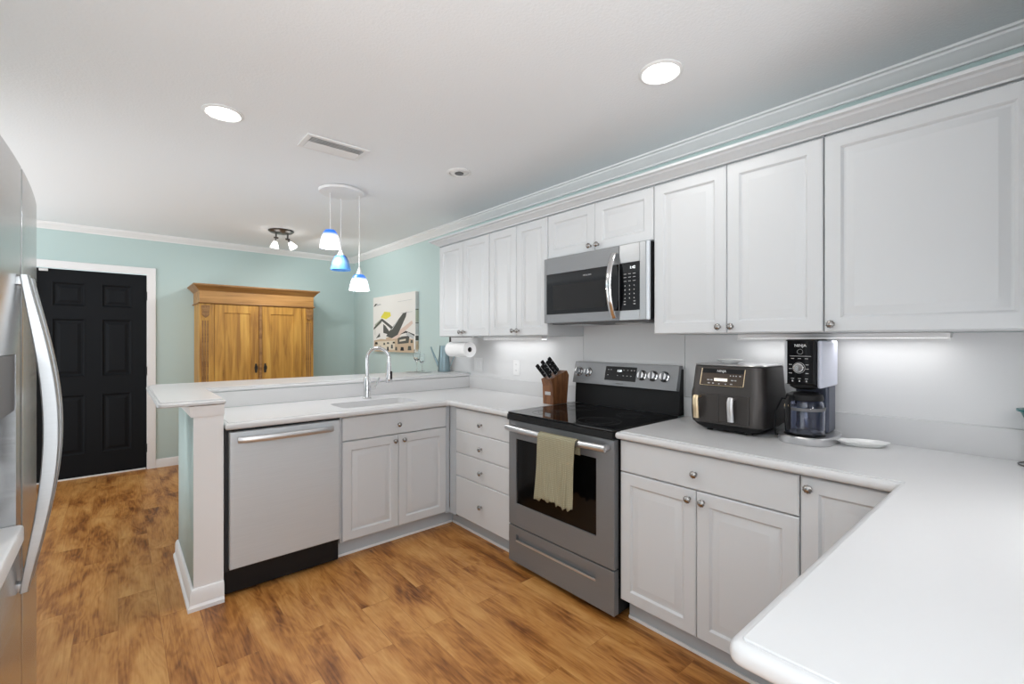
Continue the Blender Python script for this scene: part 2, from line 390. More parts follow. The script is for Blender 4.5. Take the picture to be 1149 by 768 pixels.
for z in (0.22, 1.02, 1.80):
    B().box(DX1 - 0.016, DX1 - 0.004, YB - 0.003, YB + 0.028, z - 0.045, z + 0.045, 0.003).build('hinge', 'black_plastic', dr)
B().box(DX0 + 0.03, DX1 - 0.02, YB + 0.015, YB + 0.06, 0.0, 0.011).build('threshold', 'white_trim', dr)
tag(B().box(-0.555, -0.495, YB + 0.002, YB + 0.027, DZ - 0.04, DZ - 0.018, 0.003).build('door_sensor', 'white_plastic'), 'small white contact sensor at the top edge of the black door', 'sensor')
bprof = [(0, 0), (0.014, 0), (0.014, 0.07), (0.009, 0.082), (0.004, 0.09), (0, 0.09)]
struct(B().sweep([(DX1 + 0.062, YB), (XW, YB), (XW, 3.7)], bprof, 1).build('baseboard_back', 'white_trim'), 'white baseboard along the teal back wall', 'baseboard')
struct(B().sweep([(-1.12, YB), (DX0 - 0.062, YB)], bprof, 1).build('baseboard_left', 'white_trim'), 'white baseboard left of the black door', 'baseboard')

# peninsula half wall: end return plus bar wall
PX0, PX1, PY0, PYB, PYF = 0.283, 0.409, 2.742, 3.47, 3.345
PZ = 1.014
hw = B().slab([(PX0, PY0), (PX1, PY0), (PX1, PYF), (XW - 0.001, PYF), (XW - 0.001, PYB), (PX0, PYB)], 0, PZ)
pw = struct(hw.build('wall_peninsula', 'teal_paint', smooth=0), 'teal half wall carrying the raised breakfast bar', 'half wall')
B().box(PX0 - 0.001, PX1 + 0.001, PY0 - 0.016, PY0 - 0.0005, 0.0, PZ, 0.003).build('end_board', 'white_trim', pw)
pt = [(0, 0.955), (0.012, 0.957), (0.014, 0.975), (0.022, 1.012), (0, 1.012)]
pb = [(0, 0), (0.026, 0), (0.026, 0.018), (0.017, 0.03), (0.016, 0.085), (0.009, 0.10), (0, 0.104)]
pth = [(PX1 + 0.001, PY0 + 0.0), (PX1 + 0.001, PY0 - 0.016), (PX0 - 0.001, PY0 - 0.016), (PX0 - 0.001, PYB), (XW - 0.01, PYB)]
pth2 = [(PX1 + 0.001, PY0 - 0.016), (PX0 - 0.001, PY0 - 0.016), (PX0 - 0.001, PYB)]
B().sweep(pth2, pt, -1).build('cap_moulding', 'white_trim', pw)
struct(B().sweep(pth2, pb, -1).build('baseboard_peninsula', 'white_trim'), 'white stepped baseboard wrapping the end of the half wall', 'baseboard')

# ------------------------------------------------------------------ cabinetry
DOOR = [(0, -0.004), (0.004, 0), (0.052, 0), (0.056, -0.003), (0.060, -0.0085), (0.066, -0.0095), (0.070, -0.0085), (0.092, -0.0015), (0.096, 0)]
FLAT = [(0, -0.004), (0.004, 0)]
KN = [(0.0, 0.0), (0.009, 0.0), (0.006, 0.004), (0.0055, 0.012), (0.011, 0.016), (0.0155, 0.021), (0.016, 0.025), (0.012, 0.030), (0.005, 0.0325), (0.0, 0.033)]
def knob(parent, p, ax, k=1.0):
    return B().lathe([(r * k, z * k) for r, z in KN], p, ax, 20, 0.16).build('knob', 'nickel', parent)
def front(name, parent, face, a0, a1, z0, z1, t=0.019, kn=None, rings=DOOR, at=None):
    """door or drawer front on a face: ('x', plane) faces -x, ('y', plane) faces -y, ('+y', plane) faces +y; a0<a1 along the face"""
    ax, pl = face
    if ax == 'x': o, u, n = (pl, a0, z0), (0, 1, 0), (-1, 0, 0)
    elif ax == 'y': o, u, n = (a0, pl, z0), (1, 0, 0), (0, -1, 0)
    else: o, u, n = (a0, pl, z0), (1, 0, 0), (0, 1, 0)
    ob = B().panel(o, u, (0, 0, 1), n, a1 - a0, z1 - z0, t, rings).build(name, 'cabinet_white', parent, smooth=30)
    if kn:
        ka, kz = kn
        if ax == 'x': knob(ob, (pl + 0.001, ka, kz), '-X')
        elif ax == 'y': knob(ob, (ka, pl + 0.001, kz), '-Y')
        else: knob(ob, (ka, pl - 0.001, kz), 'Y')
    return ob
G = 0.0015
UX = 2.062; UB, UT = 1.370, 2.131
def upper(y0, y1, split, z0, label, knobs):
    t = thing('wall_cabinet', label, 'cabinet', (2.25, (y0 + y1) / 2, z0), 'white wall cabinets')
    B().box(UX + 0.020, XW - 0.001, y0 + 0.0008, y1 - 0.0008, z0, UT + 0.045, 0.001).build('body', 'cabinet_white', t)
    ys = [y0] + ([split] if split else []) + [y1]
    for i in range(len(ys) - 1):
        front('door', t, ('x', UX), ys[i] + G, ys[i + 1] - G, z0 + 0.002, UT - 0.002, kn=knobs[i])
    return t
upper(2.618, 3.300, 2.952, UB, 'white two-door wall cabinet at the far end, over the paper towel roll', [(2.925, 1.405), (2.98, 1.405)])
upper(2.016, 2.616, 2.315, UB, 'white two-door wall cabinet just left of the microwave', [(2.290, 1.405), (2.342, 1.405)])
upper(1.261, 2.014, 1.638, 1.852, 'short white two-door cabinet above the microwave', [(1.612, 1.885), (1.668, 1.885)])
upper(0.523, 1.259, 0.893, UB, 'white two-door wall cabinet just right of the microwave', [(0.868, 1.40), (0.924, 1.40)])
upper(-0.035, 0.521, None, UB, 'wide single-door white wall cabinet above the small white counter dish', [(0.495, 1.40)])
t = thing('wall_cabinet', 'white wall cabinet at the right edge, only its knob in view', 'cabinet', (1.7, -0.2, UB), 'white wall cabinets')
B().box(1.10, UX + 0.018, -0.379, -0.056, UB, UT + 0.002, 0.001).build('body', 'cabinet_white', t)
front('door', t, ('+y', -0.037), 1.36, UX - 0.01, UB + 0.002, UT - 0.002, kn=(1.398, 1.425))
front('door', t, ('+y', -0.037), 1.102, 1.357, UB + 0.002, UT - 0.002)
cc = [(0, UT + 0.003), (0.004, UT + 0.003), (0.006, UT + 0.010), (0.016, UT + 0.014), (0.030, UT + 0.024), (0.046, UT + 0.031), (0.052, UT + 0.038), (0.066, UT + 0.042), (0.068, UT + 0.053), (0, UT + 0.053)]
tag(B().sweep([(XW - 0.001, 3.301), (UX - 0.001, 3.301), (UX - 0.001, -0.30)], cc, 1).build('cabinet_crown', 'cabinet_white', smooth=25), 'white crown moulding running along the tops of the wall cabinets', 'moulding')

FX = 1.785; BT = 0.868; BB = 0.118
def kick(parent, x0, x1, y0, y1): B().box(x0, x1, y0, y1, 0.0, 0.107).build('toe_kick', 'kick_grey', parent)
def shoe(parent, x0, x1, y0, y1): B().box(x0, x1, y0, y1, 0.0, 0.016, 0.004).build('shoe_strip', 'white_trim', parent)
# sink base on the peninsula
SY = 2.724
t = thing('sink_cabinet', 'white sink base cabinet with two doors, right of the dishwasher', 'cabinet', (1.4, 3.0, 0), 'white base cabinets')
B().box(1.012, 1.785, SY + 0.020, PYF - 0.004, 0.108, 0.72, 0.001).box(1.012, 1.785, SY + 0.020, SY + 0.06, 0.721, 0.874).build('body', 'cabinet_white', t)
front('false_drawer_front', t, ('y', SY), 1.021, 1.757, 0.726, BT, kn=(1.388, 0.787), rings=FLAT)
front('door', t, ('y', SY), 1.021, 1.389, BB, 0.720, kn=(1.360, 0.682))
front('door', t, ('y', SY), 1.392, 1.757, BB, 0.720, kn=(1.424, 0.682))
kick(t, 1.012, 1.878, 2.802, 2.815); shoe(t, 1.012, 1.853, 2.791, 2.8015)
# drawer stack left of the range
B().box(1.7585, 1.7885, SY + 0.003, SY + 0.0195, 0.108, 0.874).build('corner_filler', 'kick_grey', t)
t = thing('drawer_cabinet', 'white four-drawer base cabinet between the corner and the range', 'cabinet', (2.1, 2.35, 0), 'white base cabinets')
B().box(FX + 0.020, 2.395, 2.050, 2.72, 0.108, 0.874, 0.001).build('body', 'cabinet_white', t)
for z0, z1, kz in ((0.716, BT, 0.786), (0.558, 0.713, 0.628), (0.396, 0.555, 0.472), (BB, 0.393, 0.250)):
    front('drawer', t, ('x', FX), 2.052, 2.640, z0, z1, kn=(2.344, kz), rings=FLAT)
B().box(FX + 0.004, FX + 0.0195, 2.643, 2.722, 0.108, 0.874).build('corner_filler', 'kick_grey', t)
kick(t, 1.864, 1.878, 2.050, 2.801); shoe(t, 1.853, 1.8635, 2.050, 2.79)
# base right of the range
t = thing('base_cabinet', 'white base cabinet with one drawer and two doors, right of the range', 'cabinet', (2.1, 0.9, 0), 'white base cabinets')
B().box(FX + 0.020, 2.395, 0.5225, 1.268, 0.108, 0.874, 0.001).build('body', 'cabinet_white', t)
front('drawer', t, ('x', FX), 0.525, 1.266, 0.724, BT, kn=(0.898, 0.79), rings=FLAT)
front('door', t, ('x', FX), 0.8975, 1.266, BB, 0.719, kn=(0.925, 0.682))
front('door', t, ('x', FX), 0.525, 0.8945, BB, 0.719, kn=(0.865, 0.682))
kick(t, 1.864, 1.878, 0.5225, 1.268); shoe(t, 1.853, 1.8635, 0.5225, 1.268)
# corner door
t = thing('corner_cabinet', 'narrow white base cabinet door in the right-hand corner, half in shadow', 'cabinet', (2.1, 0.38, 0), 'white base cabinets')
B().box(FX + 0.020, 2.395, 0.235, 0.5215, 0.108, 0.874, 0.001).build('body', 'cabinet_white', t)
front('door', t, ('x', FX), 0.262, 0.5195, BB, BT, kn=(0.493, 0.832))
kick(t, 1.864, 1.878, 0.235, 0.5215)
# near leg
t = thing('peninsula_cabinet', 'white base cabinet under the near counter, bottom right', 'cabinet', (1.2, -0.1, 0), 'white base cabinets')
B().box(0.690, FX + 0.018, -0.36, 0.214, 0.108, 0.874, 0.001).build('body', 'cabinet_white', t)
for a0, a1, ka in ((0.712, 1.20, 1.17), (1.203, 1.70, 1.235)):
    front('door', t, ('+y', 0.2335), a0, a1, BB, BT, kn=(ka, 0.83))
kick(t, 0.70, FX, 0.14, 0.153)

# ------------------------------------------------------------------ counters
CX = 1.757; CB, CT = 0.876, 0.914
def inset(poly, d):
    n = len(poly); out = []
    for i in range(n):
        p0, p, p1 = map(Vector, (poly[i - 1], poly[i], poly[(i + 1) % n]))
        a, b = (p - p0).normalized(), (p1 - p).normalized()
        na, nb = Vector((-a.y, a.x)), Vector((-b.y, b.x)); m = na + nb; m = m / m.dot(na)
        out.append(tuple(p + m * d))
    return out
def roundc(poly, radii, seg=5):
    n = len(poly); out = []
    for i in range(n):
        r = radii.get(i, 0); p0, p, p1 = map(Vector, (poly[i - 1], poly[i], poly[(i + 1) % n]))
        if not r: out.append(tuple(p)); continue
        a, b = p + (p0 - p).normalized() * r, p + (p1 - p).normalized() * r
        for k in range(seg + 1):
            q = k / seg; out.append(tuple(a * (1 - q) ** 2 + p * 2 * q * (1 - q) + b * q * q))
    return out
SK = (1.06, 1.592, 2.80, 3.075)      # sink bowl
pl = [(0.413, 2.694), (CX, 2.694), (CX, 2.046), (2.3985, 2.046), (2.3985, 3.341), (0.413, 3.341)]
t = thing('countertop', 'white counter with moulded sink, on the peninsula and round to the range', 'countertop', (1.4, 3.0, CB))
hole = roundc([(SK[0], SK[2]), (SK[1], SK[2]), (SK[1], SK[3]), (SK[0], SK[3])], {0: .04, 1: .04, 2: .04, 3: .04})
b = B().slab(roundc(pl, {1: 0.02}), CB, CT - 0.004, 0.012, [hole])
b.slab(inset(roundc(pl, {1: 0.02}), 0.015), CT - 0.0062, CT, 0.002, [hole])
b.build('worktop', 'counter_white', t)
# bowl
b = B(); rings = []
for ins, z in ((-0.001, CT - 0.004), (0.006, CT - 0.03), (0.012, CT - 0.13), (0.045, CT - 0.165)):
    rr = roundc([(SK[0] + ins, SK[2] + ins), (SK[1] - ins, SK[2] + ins), (SK[1] - ins, SK[3] - ins), (SK[0] + ins, SK[3] - ins)], {0: .04, 1: .04, 2: .04, 3: .04})
    rings.append([(x, y, z) for x, y in rr])
sk = b.ringloft(rings, True, False, True).build('sink_bowl', 'counter_white', t)
B().lathe([(0, 0.0), (0.04, 0.0), (0.042, 0.003), (0.03, 0.004), (0, 0.002)], (1.33, 2.94, CT - 0.1645)).build('drain', 'chrome', sk)
B().box(2.399, 2.4185, 2.046, 3.334, CT - 0.02, 1.022, 0.002).box(0.413, 2.3985, 3.3325, 3.3445, CT + 0.0005, PZ - 0.001).build('backsplash', 'counter_white', t)
pl = [(CX, 1.274), (CX, 0.256), (0.655, 0.290), (0.655, -0.3785), (2.3985, -0.3785), (2.3985, 1.274)]
pl = [(CX, 1.274), (CX, 0.258), (0.655, 0.258 + 0.028), (0.655, -0.3785), (2.3985, -0.3785), (2.3985, 1.274)]
t = thing('countertop', 'white counter right of the range, filling the lower right corner of the frame', 'countertop', (1.9, 0.3, CB))
rp = roundc(pl, {2: 0.022, 1: 0.012}, 6)
b = B().slab(rp, CB, CT - 0.004, 0.013)
b.slab(roundc(inset(pl, 0.016), {2: 0.008}), CT - 0.0062, CT, 0.002)
b.build('worktop', 'counter_white', t)
B().box(2.399, 2.4185, -0.3785, 1.274, CT - 0.02, 1.022, 0.002).build('backsplash', 'counter_white', t)
# raised bar
pl = [(0.138, 2.695), (0.416, 2.695), (0.416, 3.335), (XW - 0.002, 3.335), (XW - 0.002, 3.86), (0.19, 3.86), (0.138, 3.80)]
b = B().slab(roundc(pl, {0: 0.03, 1: 0.012, 2: 0.01}), PZ + 0.001, 1.035, 0.006)
b.slab(inset(pl, 0.012), 1.0348, 1.043, 0.002)
tag(b.build('bar_top', 'counter_white'), 'white L-shaped raised bar top on the half wall behind the sink', 'bar top')

# backsplash sheets on the wall
for poly, lab in (([(2.016, 1.0225), (3.333, 1.0225), (3.333, 1.0445), (3.69, 1.0445), (3.69, UB - 0.002), (2.016, UB - 0.002)], 'white wall sheet under the far cabinets, behind the knife block'),
                  ([(1.279, 0.93), (2.013, 0.93), (2.013, 1.44), (1.279, 1.44)], 'plain grey-white wall sheet behind the range controls'),
                  ([(-0.378, 1.0225), (1.276, 1.0225), (1.276, UB - 0.002), (-0.378, UB - 0.002)], 'white wall sheet behind the air fryer and coffee maker')):
    tag(B().prism(poly, XW - 0.006, XW - 0.0005, 'x').build('wall_sheet', 'splash_white', smooth=0), lab, 'backsplash', 'backsplash sheets')

# ------------------------------------------------------------------ refrigerator
FRZ = 1.78
fr = thing('refrigerator', 'stainless side-by-side refrigerator with ice dispenser at the left edge', 'refrigerator', (-0.55, 1.695, 0))
B().box(-0.93, -0.262, 1.245, 2.145, 0.02, FRZ - 0.01, 0.008).build('body', 'dark_grey', fr)
def fx(y): return -0.186 - 0.016 * ((y - 1.695) / 0.455) ** 2
def fdoor(y0, y1):
    pts = []; n = 14
    for i in range(n + 1):
        y = y0 + (y1 - y0) * i / n; x = fx(y)
        e = min(y - y0, y1 - y); out = y if abs(y - 1.695) > 0.2 else None
        pts.append((x, y))
    r0 = 0.018 if y0 < 1.4 else 0.006; r1 = 0.018 if y1 > 2.0 else 0.006
    poly = [(-0.258, y0), *[(x, y) for x, y in pts], (-0.258, y1)]
    return roundc(poly, {1: r0, len(poly) - 2: r1})
DY0, DY1 = 1.31, 1.612
nd = B()
# near door split round the dispenser recess
poly = fdoor(1.241, 1.690)
nd.prism(poly, 0.05, 0.845, 'z'); nd.prism(poly, 1.305, FRZ, 'z')
nd.prism([p for p in fdoor(1.241, 1.690) if p[1] <= DY0] + [(fx(DY0), DY0), (-0.258, DY0)], 0.8451, 1.3049, 'z')
nd.prism([(-0.258, DY1), (fx(DY1), DY1)] + [p for p in fdoor(1.241, 1.690) if p[1] >= DY1], 0.8451, 1.3049, 'z')
nd.box(-0.258, -0.247, DY0, DY1, 0.8451, 1.3049)
nd = nd.build('freezer_door', 'steel_fridge', fr)
B().box(-0.2465, -0.188, DY0 + 0.001, DY1 - 0.001, 1.168, 1.304, 0.004).build('dispenser_panel', 'dark_grey', nd)
B().box(-0.2465, -0.240, DY0 + 0.001, DY1 - 0.001, 0.90, 1.167).build('dispenser_back', 'silver', nd)
B().box(-0.2395, -0.172, DY0 + 0.001, DY1 - 0.001, 0.846, 0.892, 0.008).build('drip_tray', 'white_plastic', nd)
B().box(-0.232, -0.215, 1.43, 1.49, 1.02, 1.16, 0.006).build('paddle', 'dark_grey', nd)
rd = B().prism(fdoor(1.700, 2.149), 0.05, FRZ, 'z').build('fridge_door', 'steel_fridge', fr)
def fhandle(y, parent):
    rings = []; n = 28
    for i in range(n + 1):
        q = i / n; z = 0.712 + 0.79 * q; sx = math.sin(PI * q)
        xo = -0.168 + 0.054 * sx ** 1.1; xi = xo - 0.016 - 0.014 * sx
        w = 0.015
        rings.append([(x, yy, z) for x, yy in roundc([(xi, y - w), (xo, y - w), (xo, y + w), (xi, y + w)], {0: 0.003, 1: 0.004, 2: 0.004, 3: 0.003}, 3)])
    b = B().ringloft(rings)
    for z in (0.725, 1.487): b.box(-0.190, -0.172, y - 0.013, y + 0.013, z - 0.011, z + 0.011, 0.003)
    b.build('handle', 'steel_mid', parent)
fhandle(1.652, nd); fhandle(1.740, rd)
B().box(-0.258, -0.22, 1.245, 2.145, 0.0, 0.045).build('base_grille', 'black_plastic', fr)
B().box(-0.30, -0.22, 2.06, 2.13, FRZ + 0.0005, FRZ + 0.018, 0.004).build('hinge_cover', 'dark_grey', fr)

# ------------------------------------------------------------------ dishwasher
dw = thing('dishwasher', 'stainless dishwasher with bar handle at the end of the peninsula', 'dishwasher', (0.715, 3.0, 0))
B().box(0.416, 1.009, 2.748, 3.29, 0.13, 0.870).build('body', 'black_matte', dw)
DWY = 2.712
B().panel((0.434, DWY, 0.147), (1, 0, 0), (0, 0, 1), (0, -1, 0), 0.568, 0.714, 0.034, [(0, -0.006), (0.004, -0.001), (0.012, 0.0)]).build('door', 'steel_satin', dw)
pts = [(0.470 + 0.486 * i / 16, DWY - 0.012 - 0.026 * math.sin(PI * i / 16) ** 0.5, 0.818) for i in range(17)]
h = B().tube(pts, 0.013, 12, flat=(1.25, 0.62), up=(0, 0, 1))
h.build('handle', 'steel_bright', dw)
B().box(0.418, 1.006, 2.752, 2.775, 0.012, 0.138, 0.004).build('toe_panel', 'black_plastic', dw)

# ------------------------------------------------------------------ range
RY0, RY1 = 1.281, 2.039
RX = 1.757
rg = thing('range', 'stainless electric range with black glass cooktop and a towel on its door', 'range', (2.08, 1.66, 0))
B().box(1.795, 2.41, RY0 + 0.002, RY1 - 0.002, 0.035, 0.893).build('body', 'black_plastic', rg)
for x in (1.85, 2.35):
    for y in (RY0 + 0.05, RY1 - 0.05): B().lathe([(0.018, 0), (0.018, 0.01), (0.012, 0.012), (0.012, 0.035)], (x, y, 0)).build('foot', 'black_plastic', rg)
ck = B().box(1.742, 2.35, RY0, RY1, 0.870, 0.905, 0.004).build('cooktop_frame', 'black_plastic', rg)
gl = B().box(1.748, 2.352, RY0 + 0.003, RY1 - 0.003, 0.9052, 0.916, 0.002).build('cooktop_glass', 'black_glass', rg)
def ring(cx, cy, r, w=0.003):
    b = B(); b.lathe([(r - w, 0), (r, 0), (r, 0.0004), (r - w, 0.0004), (r - w, 0)], (cx, cy, 0.9161), 'Z', 48, cap=False); return b
for cx, cy, r in ((1.90, 1.48, 0.115), (1.90, 1.85, 0.095), (2.17, 1.47, 0.08), (2.17, 1.85, 0.11)):
    b = ring(cx, cy, r); b.lathe([(r * 0.62, 0), (r * 0.62 + 0.002, 0), (r * 0.62 + 0.002, 0.0004), (r * 0.62, 0.0004), (r * 0.62, 0)], (cx, cy, 0.9161), 'Z', 48, cap=False)
    b.build('burner_ring', 'ring_grey', rg)
# oven door: steel frame round a dark window
WY0, WY1, WZ0, WZ1 = 1.388, 1.975, 0.382, 0.762
od = B(); D0, D1 = 0.252, 0.866
od.box(RX, 1.793, RY0, WY0, D0, D1, 0.003).box(RX, 1.793, WY1, RY1, D0, D1, 0.003)
od.box(RX + 0.0003, 1.793, WY0 - 0.002, WY1 + 0.002, D0, WZ0, 0.002).box(RX + 0.0003, 1.793, WY0 - 0.002, WY1 + 0.002, WZ1, D1, 0.002)
od = od.build('oven_door', 'steel', rg)
B().box(RX + 0.008, 1.79, WY0 + 0.0, WY1 - 0.0, WZ0, WZ1).build('window', 'oven_glass', od)
hp = []
for i in range(25):
    q = i / 24; y = RY0 + 0.022 + (RY1 - RY0 - 0.044) * q
    hp.append((RX - 0.040 - 0.022 * math.sin(PI * q), y, 0.830))
hb = B().tube(hp, 0.0175, 14, flat=(1.0, 0.8), up=(0, 0, 1))
for y in (RY0 + 0.035, RY1 - 0.035): hb.box(RX - 0.042, RX + 0.001, y - 0.013, y + 0.013, 0.817, 0.843, 0.004)
hb.build('handle', 'steel_bright', od)
# storage drawer with a pocket pull
dw2 = B(); Z0, Z1 = 0.035, 0.245; PYA, PYZ, PZ0, PZ1 = 1.39, 1.975, 0.163, 0.200
dw2.box(RX, 1.793, RY0, RY1, Z0, PZ0, 0.002).box(RX, 1.793, RY0, RY1, PZ1, Z1, 0.002)
dw2.box(RX, 1.793, RY0, PYA, PZ0 - 0.003, PZ1 + 0.003).box(RX, 1.793, PYZ, RY1, PZ0 - 0.003, PZ1 + 0.003)
dw2.box(RX + 0.016, 1.79, PYA - 0.002, PYZ + 0.002, PZ0 - 0.003, PZ1 + 0.003)
dr_ = dw2.build('storage_drawer', 'steel', rg)
B().box(RX - 0.003, RX + 0.006, PYA, PYZ, PZ0 - 0.004, PZ0 + 0.008, 0.003).build('pull', 'steel_bright', dr_)
# backguard
B().prism([(2.355, 0.9165), (2.41, 0.9165), (2.41, 1.175), (2.372, 1.175), (2.362, 1.06)], RY0 + 0.001, RY1 - 0.001, 'y').build('backguard', 'black_plastic', rg)
bgp = [(2.328, 1.056), (2.362, 1.052), (2.380, 1.176), (2.400, 1.176), (2.400, 1.195), (2.362, 1.195)]
bg = B().prism(bgp, RY0 + 0.0, RY1 - 0.0, 'y', 0.002).build('control_panel', 'steel', rg)
# sloped face frame
p0, p1 = Vector((2.328, 0, 1.056)), Vector((2.362, 0, 1.195)); fv = (p1 - p0).normalized(); fn = Vector((-fv.z, 0, fv.x))
def onface(y, z, d=0.0):
    q = (z - p0.z) / (p1.z - p0.z); p = p0.lerp(p1, q) + fn * d; return Vector((p.x, y, p.z))
def faceplate(name, parent, y0, y1, z0, z1, d, mat):
    b = B().use(mat); b.ringloft([[onface(y0, z0, -0.001), onface(y1, z0, -0.001), onface(y1, z1, -0.001), onface(y0, z1, -0.001)], [onface(y0, z0, d), onface(y1, z0, d), onface(y1, z1, d), onface(y0, z1, d)]])
    return b
ds = faceplate('display', bg, 1.550, 1.778, 1.088, 1.174, 0.0012, 'black_glass')
mk = ds.use('grey_mark')
for r, zz in enumerate((1.152, 1.118)):
    for k, (yy, w) in enumerate(((1.755, .010), (1.735, .008), (1.682, .007), (1.64, .010), (1.612, .008), (1.586, .010), (1.566, .006))):
        if (r * 7 + k) % 5 == 3 and r: continue
        mk.ringloft([[onface(yy - w / 2, zz, 0.0014), onface(yy + w / 2, zz, 0.0014), onface(yy + w / 2, zz + 0.004, 0.0014), onface(yy - w / 2, zz + 0.004, 0.0014)], [onface(yy - w / 2, zz, 0.0018), onface(yy + w / 2, zz, 0.0018), onface(yy + w / 2, zz + 0.004, 0.0018), onface(yy - w / 2, zz + 0.004, 0.0018)]])
ds = mk.build('display', None, bg, smooth=0)
text('1:50', 0.020, onface(1.672, 1.148, 0.0022), (0, -1, 0), fv, 'display_glow', ds, 'clock')
text('FRIGIDAIRE', 0.010, onface(1.66, 1.070, 0.0006), (0, -1, 0), fv, 'dark_grey', bg, 'lettering')
axm = Matrix((Vector((0, 1, 0)), fv, fn)).transposed()
if axm.determinant() < 0: axm = Matrix((Vector((0, -1, 0)), fv, fn)).transposed()
for y in (1.995, 1.918, 1.510, 1.437, 1.364):
    c = onface(y, 1.130)
    kb = B().lathe([(0, 0), (0.029, 0), (0.030, 0.003), (0.0245, 0.006), (0.0235, 0.020), (0.021, 0.023), (0, 0.0235)], c, axm, 28).build('control_knob', 'chrome', bg)
    Mx = Matrix.Translation(c) @ axm.to_4x4()
    B().box(-0.005, 0.005, -0.022, 0.022, 0.0225, 0.031, 0.003, M=Mx).build('grip', 'steel', kb)
    B().lathe([(0.0302, 0.0002), (0.0318, 0.0002), (0.0318, 0.0012), (0.0302, 0.0012), (0.0302, 0.0002)], c, axm, 28, cap=False).build('bezel', 'black_plastic', kb)

# ------------------------------------------------------------------ microwave
MY0, MY1, MZ0, MZ1, MX = 1.264, 2.011, 1.446, 1.848, 2.026
mw = thing('microwave', 'stainless over-the-range microwave under the short cabinet', 'microwave', (2.2, 1.64, MZ0))
B().box(2.055, XW - 0.008, MY0 + 0.001, MY1 - 0.001, MZ0 + 0.004, MZ1 - 0.001).build('body', 'black_plastic', mw)
MS = 1.444   # door / control split
md = B(); dz0, dz1, dy0, dy1 = 1.499, 1.748, 1.50, 1.990
md.box(MX, 2.054, dy1, MY1, MZ0, MZ1, 0.003).box(MX, 2.054, MS + 0.001, dy1, dz1, MZ1, 0.002).box(MX, 2.054, MS + 0.001, dy1, MZ0, dz0, 0.002)
md.box(MX + 0.002, 2.054, MS + 0.001, 1.448, dz0, dz1)
md = md.build('door', 'steel', mw)
wn = B().box(MX + 0.002, 2.05, 1.4485, dy1, dz0, dz1, 0.001).build('window', 'black_glass', md)
B().box(MX + 0.001, MX + 0.0025, 1.535, 1.935, 1.524, 1.676).build('screen', 'screen_glass', wn)
text('FRIGIDAIRE', 0.012, (MX + 0.0012, 1.665, 1.715), (0, -1, 0), (0, 0, 1), 'grey_mark', wn, 'lettering', ext=0.0003)
hp = [(MX - 0.010 - 0.048 * math.sin(PI * i / 20) ** 0.8, 1.472, 1.462 + 0.345 * i / 20) for i in range(21)]
B().tube(hp, 0.017, 14, flat=(0.6, 1.05), up=(1, 0, 0)).build('handle', 'chrome', md)
mc = B(); cy0, cy1 = 1.318, MS - 0.001
mc.box(MX, 2.054, cy0, cy1, dz1 + 0.002, MZ1, 0.002).box(MX, 2.054, cy0, cy1, MZ0, dz0 - 0.002, 0.002).box(MX, 2.054, MY0 + 0.018, cy0, MZ0, MZ1, 0.002)
mc = mc.build('control_frame', 'steel_mid', mw)
B().lathe([(0.013, 0), (0.013, MZ1 - MZ0)], (2.042, MY0 + 0.0155, MZ0), 'Z', 20).build('corner_trim', 'steel_satin', mw)
kb = B().use('black_glass').box(MX + 0.0015, 2.05, cy0 + 0.0005, cy1 - 0.0005, dz0 - 0.001, dz1 + 0.001).use('grey_mark')
def key(y, z, w=0.010, h=0.003): kb.box(MX + 0.0006, MX + 0.0016, y - w / 2, y + w / 2, z - h / 2, z + h / 2)
for z in (1.690, 1.672, 1.652): [key(y, z, 0.016) for y in (1.408, 1.380, 1.352)]
for z in (1.628, 1.606, 1.584, 1.562): [key(y, z, 0.005, 0.006) for y in (1.408, 1.380, 1.352)]
for z in (1.545, 1.530): [key(y, z, 0.012, 0.005) for y in (1.410, 1.350)]
kp = kb.build('keypad', None, mw, smooth=0)
text('1:42', 0.020, (MX + 0.0010, 1.362, 1.722), (0, -1, 0), (0, 0, 1), 'display_glow', kp, 'clock', ext=0.0003)
b = B().box(2.07, 2.38, MY0 + 0.03, MY1 - 0.03, MZ0 - 0.008, MZ0 + 0.0035, 0.003); b.build('vent_grille', 'dark_grey', mw)
for y in (1.45, 1.83): B().box(2.12, 2.30, y - 0.09, y + 0.09, MZ0 - 0.013, MZ0 - 0.0085, 0.002).build('filter', 'silver', mw)

# ------------------------------------------------------------------ towel
def towel():
    b = B(); ny = 60; rows = []
    yy0, yy1 = 1.455, 1.712; bx, bz, br = RX - 0.060, 0.830, 0.021
    pathp = []
    for i in range(8): pathp.append((bx + br, bz - 0.06 + 0.06 * i / 8, 0.15 + 0.85 * (1 - i / 8)))
    for i in range(9):
        a = PI * i / 8; pathp.append((bx + br * math.cos(a), bz + br * math.sin(a), 0.0))
    for i in range(1, 25): pathp.append((bx - br, bz - 0.325 * i / 24, i / 24))
    for k in range(ny + 1):
        q = k / ny; col = []
        for j, (x, z, f) in enumerate(pathp):
            frontside = j > 12
            y = yy0 + (yy1 - yy0) * q; y = y + (0.012 * f * math.sin(7 * q + 1) if frontside else 0)
            wob = f * (0.010 * math.sin(q * 17 + 0.8) + 0.006 * math.sin(q * 31 + f * 5))
            zz = z
            if frontside and j == len(pathp) - 1: zz = z + 0.007 * math.sin(q * 9.0 + 2.2) - 0.006 * math.sin(q * 29) + 0.004 * math.sin(q * 61)
            elif frontside: zz = z + f ** 3 * (0.007 * math.sin(q * 9.0 + 2.2))
            col.append((x - (abs(wob) + 0.002 * f if frontside else 0), y, zz))
        rows.append(col)
    b.ringloft(rows, close=False)
    o = b.build('dish_towel', 'towel_cloth', smooth=80)
    m = o.modifiers.new('thickness', 'SOLIDIFY'); m.thickness = 0.004; m.offset = 0
    tag(o, 'sage beige waffle dish towel hanging over the oven door handle', 'towel')
towel()

